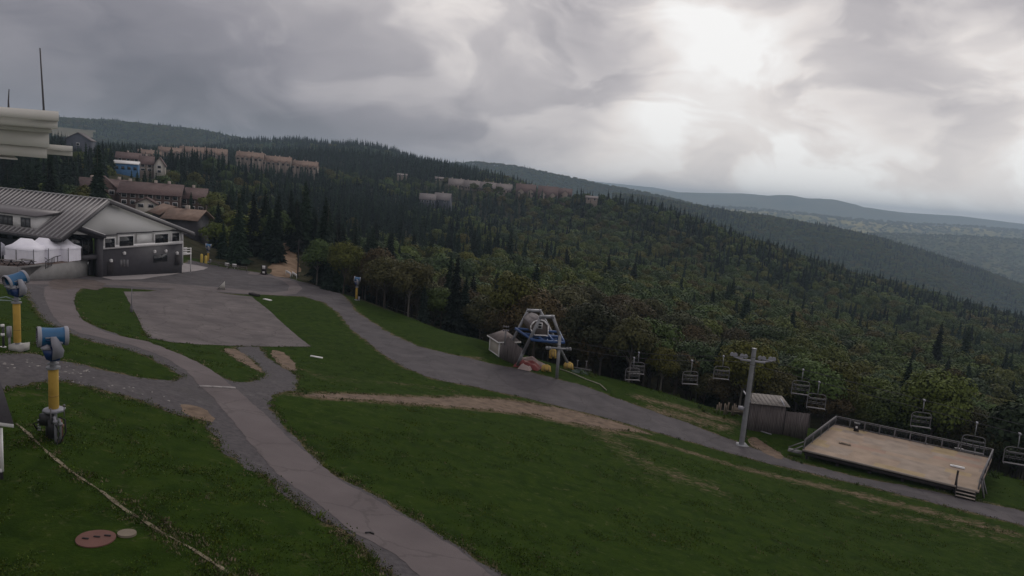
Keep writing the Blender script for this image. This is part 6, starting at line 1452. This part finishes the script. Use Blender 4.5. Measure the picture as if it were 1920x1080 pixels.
# low rope fence along the bank
fe = [gp(u, v, 0) for u, v in [(700,566),(730,577),(765,589),(800,602),(850,618),(905,636)]]
e = empty('bank_fence', fe[0], 'low pale hose and stake line along the grassy bank edge left of the terminal', 'fence')
m = MB(); m.tube([p + Zv*.25 for p in fe], .09, 6); m.build('hose', mat('pale_hose', (.22,.21,.17)), e)
for p in fe: m = MB(); m.bar(p - Zv*.2, p + Zv*.55, .08); m.build('stake', M_wood, e)
fe = [gp(u, v, .1) for u, v in [(1050,693),(1075,702),(1100,713),(1125,722),(1137,733)]]
m = MB(); m.tube(fe, .07, 6); o = m.build('hose', mat('pale_hose', (.22,.21,.17)), loc=fe[0]); tag(o, 'pale hose lying on the grass right of the grey terminal column', 'hose')
# stones on the gravel path
def stones(px, n, smin, smax, label, group, spread=2.0):
    for i in range(n):
        u, v = px[int(rng.integers(len(px)))]; q = hit(u, v); q = onground(q + rng.normal(size=3)*(spread*.3, spread*.3, 0)); s = rng.uniform(smin, smax)
        if i == 0 or 'base' not in stones.__dict__:
            m = MB(); import bmesh
            bm = bmesh.new(); bmesh.ops.create_icosphere(bm, subdivisions=2, radius=1); 
            for v_ in bm.verts: v_.co *= 1 + .5*float(vnoise(v_.co.x*3, v_.co.y*3 + v_.co.z*5, 1.0)); v_.co.z *= .5
            me = bpy.data.meshes.new('stone'); bm.to_mesh(me); bm.free(); me.materials.append(mat('pale_stone', (.25,.235,.225), .9, .25, 3, coords='Object')); stones.base = me
        o = link(stones.base, 'stone'); o.location = tuple(q); o.scale = (s, s*rng.uniform(.6,1), s*rng.uniform(.6,1)); o.rotation_euler = (0, 0, rng.uniform(0,6.28)); tag(o, label, 'stone', group)
stones([(55,680),(75,685),(60,672),(100,705),(130,690),(150,703),(165,712),(40,690),(22,682),(140,698)], 34, .05, .13, 'small pale stone lying on the gravel path behind the nearest snow gun', 'pale stones on the gravel path', 2.2)
stones([(262,742),(290,748),(330,760),(230,728),(190,718),(300,735)], 14, .05, .10, 'small pale stone near the joining of gravel and asphalt paths', 'pale stones near the path junction', 2.0)
# ---------------------------------------------------------------- grass tufts
GRC = bpy.data.collections.new('grass_kinds')
M_blade = leaf_mat('grass_blades', [(0.0285,0.0555,0.0072),(0.0405,0.0735,0.0096),(0.0540,0.0885,0.0132),(0.0750,0.0863,0.0210)], patch=6.0)
M_bladed = leaf_mat('dry_blades', [(.10,.085,.045),(.16,.13,.08),(.06,.07,.03)], patch=6.0)
def tuft(name, n, h, r, m, seed):
    g = np.random.default_rng(seed); b = MB()
    for k in range(n):
        a = g.random()*6.283; x, y = g.normal(size=2)*r*.5; hh = h*(.5+.8*g.random()); w = .012 + .012*g.random(); lx, ly = math.cos(a)*hh*g.uniform(.2,.9), math.sin(a)*hh*g.uniform(.2,.9); px, py = -math.sin(a)*w, math.cos(a)*w
        b.add([(x-px,y-py,-.02),(x+px,y+py,-.02),(x+lx*.5+px,y+ly*.5+py,hh*.7),(x+lx,y+ly,hh)], [(0,1,2,3)])
    o = bpy.data.objects.new(name, np_mesh(name, np.array(b.v), b.f, m)); GRC.objects.link(o)
for i in range(3): tuft('a%d_tuft' % i, 14, .038, .28, M_blade, 200+i)
tuft('b0_dry_tuft', 14, .055, .25, M_bladed, 210); tuft('c0_tall_tuft', 14, .18, .10, M_blade, 220)
n_ = 330000; yy = 20 + 75*rng.random(n_)**1.5; xx = yy*rng.uniform(-.80, .80, n_)
sdm = np.full(n_, 9.0); hard = np.full(n_, 9.0)
for nm, PP in SHEETS.items():
    dd_ = sdf(PP, xx, yy); hard = np.minimum(hard, dd_)
ey = edge_y(xx, yy); keep = (yy < ey + 3) & (hard > -.10) & (line_d(TRENCH, xx, yy) > .16)
dens = .05 + fbm(xx, yy, 2.2, 3)*.5 + np.clip(1 - hard/.6, 0, 1)*.6
keep &= rng.random(n_) < dens*np.clip((95 - yy)/25, 0, 1)*.6
for u_, v_, r_ in ((180,1009,1.6),(238,1002,.7)):
    q_ = hit(u_, v_); keep &= np.hypot(xx-q_[0], yy-q_[1]) > r_
xx, yy, hard = xx[keep], yy[keep], hard[keep]
k_ = rng.integers(0, 3, len(xx)); dry = rng.random(len(xx)) < (.012 + .30*np.clip(1-hard/1.2, 0, 1)); k_[dry] = 3; tall = (rng.random(len(xx)) < .02*np.clip(1-hard/.8, 0, 1) + .0015); k_[tall] = 4; k_[(np.abs(edge_y(xx, yy) - yy) < 5) & (rng.random(len(xx)) < .35)] = 4
zz_ = gz(xx, yy); uu, vv, ww = proj(np.stack([xx, yy, zz_], 1)); ok = (uu > -20) & (uu < 1940) & (vv < 1100); xx, yy, zz_, k_ = xx[ok], yy[ok], zz_[ok], k_[ok]
s_g = rng.uniform(.7, 1.5, len(xx)) * np.where(np.abs(edge_y(xx, yy) - yy) < 5, 2.0, 1.0)
o = instancer('grass', np.stack([xx, yy, zz_ + .01], 1), np.stack([s_g*1.2, s_g*1.2, s_g*.9], 1), k_)
g2 = bpy.data.node_groups['forest_nodes'].copy(); g2.name = 'grass_nodes'
for nd in g2.nodes:
    if nd.bl_idname == 'GeometryNodeCollectionInfo': nd.inputs['Collection'].default_value = GRC
o.modifiers[0].node_group = g2
tag(o, 'short mown grass covering the slopes between the paths', 'grass'); print('GRASS', len(xx))
# ---------------------------------------------------------------- the air: one closed box of even haze
hb = MB(); hb.box((0, 5500, -475), (24000, 13000, 1250))
hz = hb.build('haze', None or bpy.data.materials.new('haze'))
hm = hz.data.materials[0]; hm.use_nodes = True; hn = hm.node_tree; hn.nodes.clear()
pv_ = hn.nodes.new('ShaderNodeVolumePrincipled'); pv_.inputs['Density'].default_value = HAZE_D
pv_.inputs['Color'].default_value = (.62, .80, 1.0, 1); pv_.inputs['Anisotropy'].default_value = .1
ho = hn.nodes.new('ShaderNodeOutputMaterial'); hn.links.new(pv_.outputs[0], ho.inputs['Volume'])
hz['kind'] = 'stuff'; tag(hz, 'thin pale haze lying over the valley and hills', 'haze')
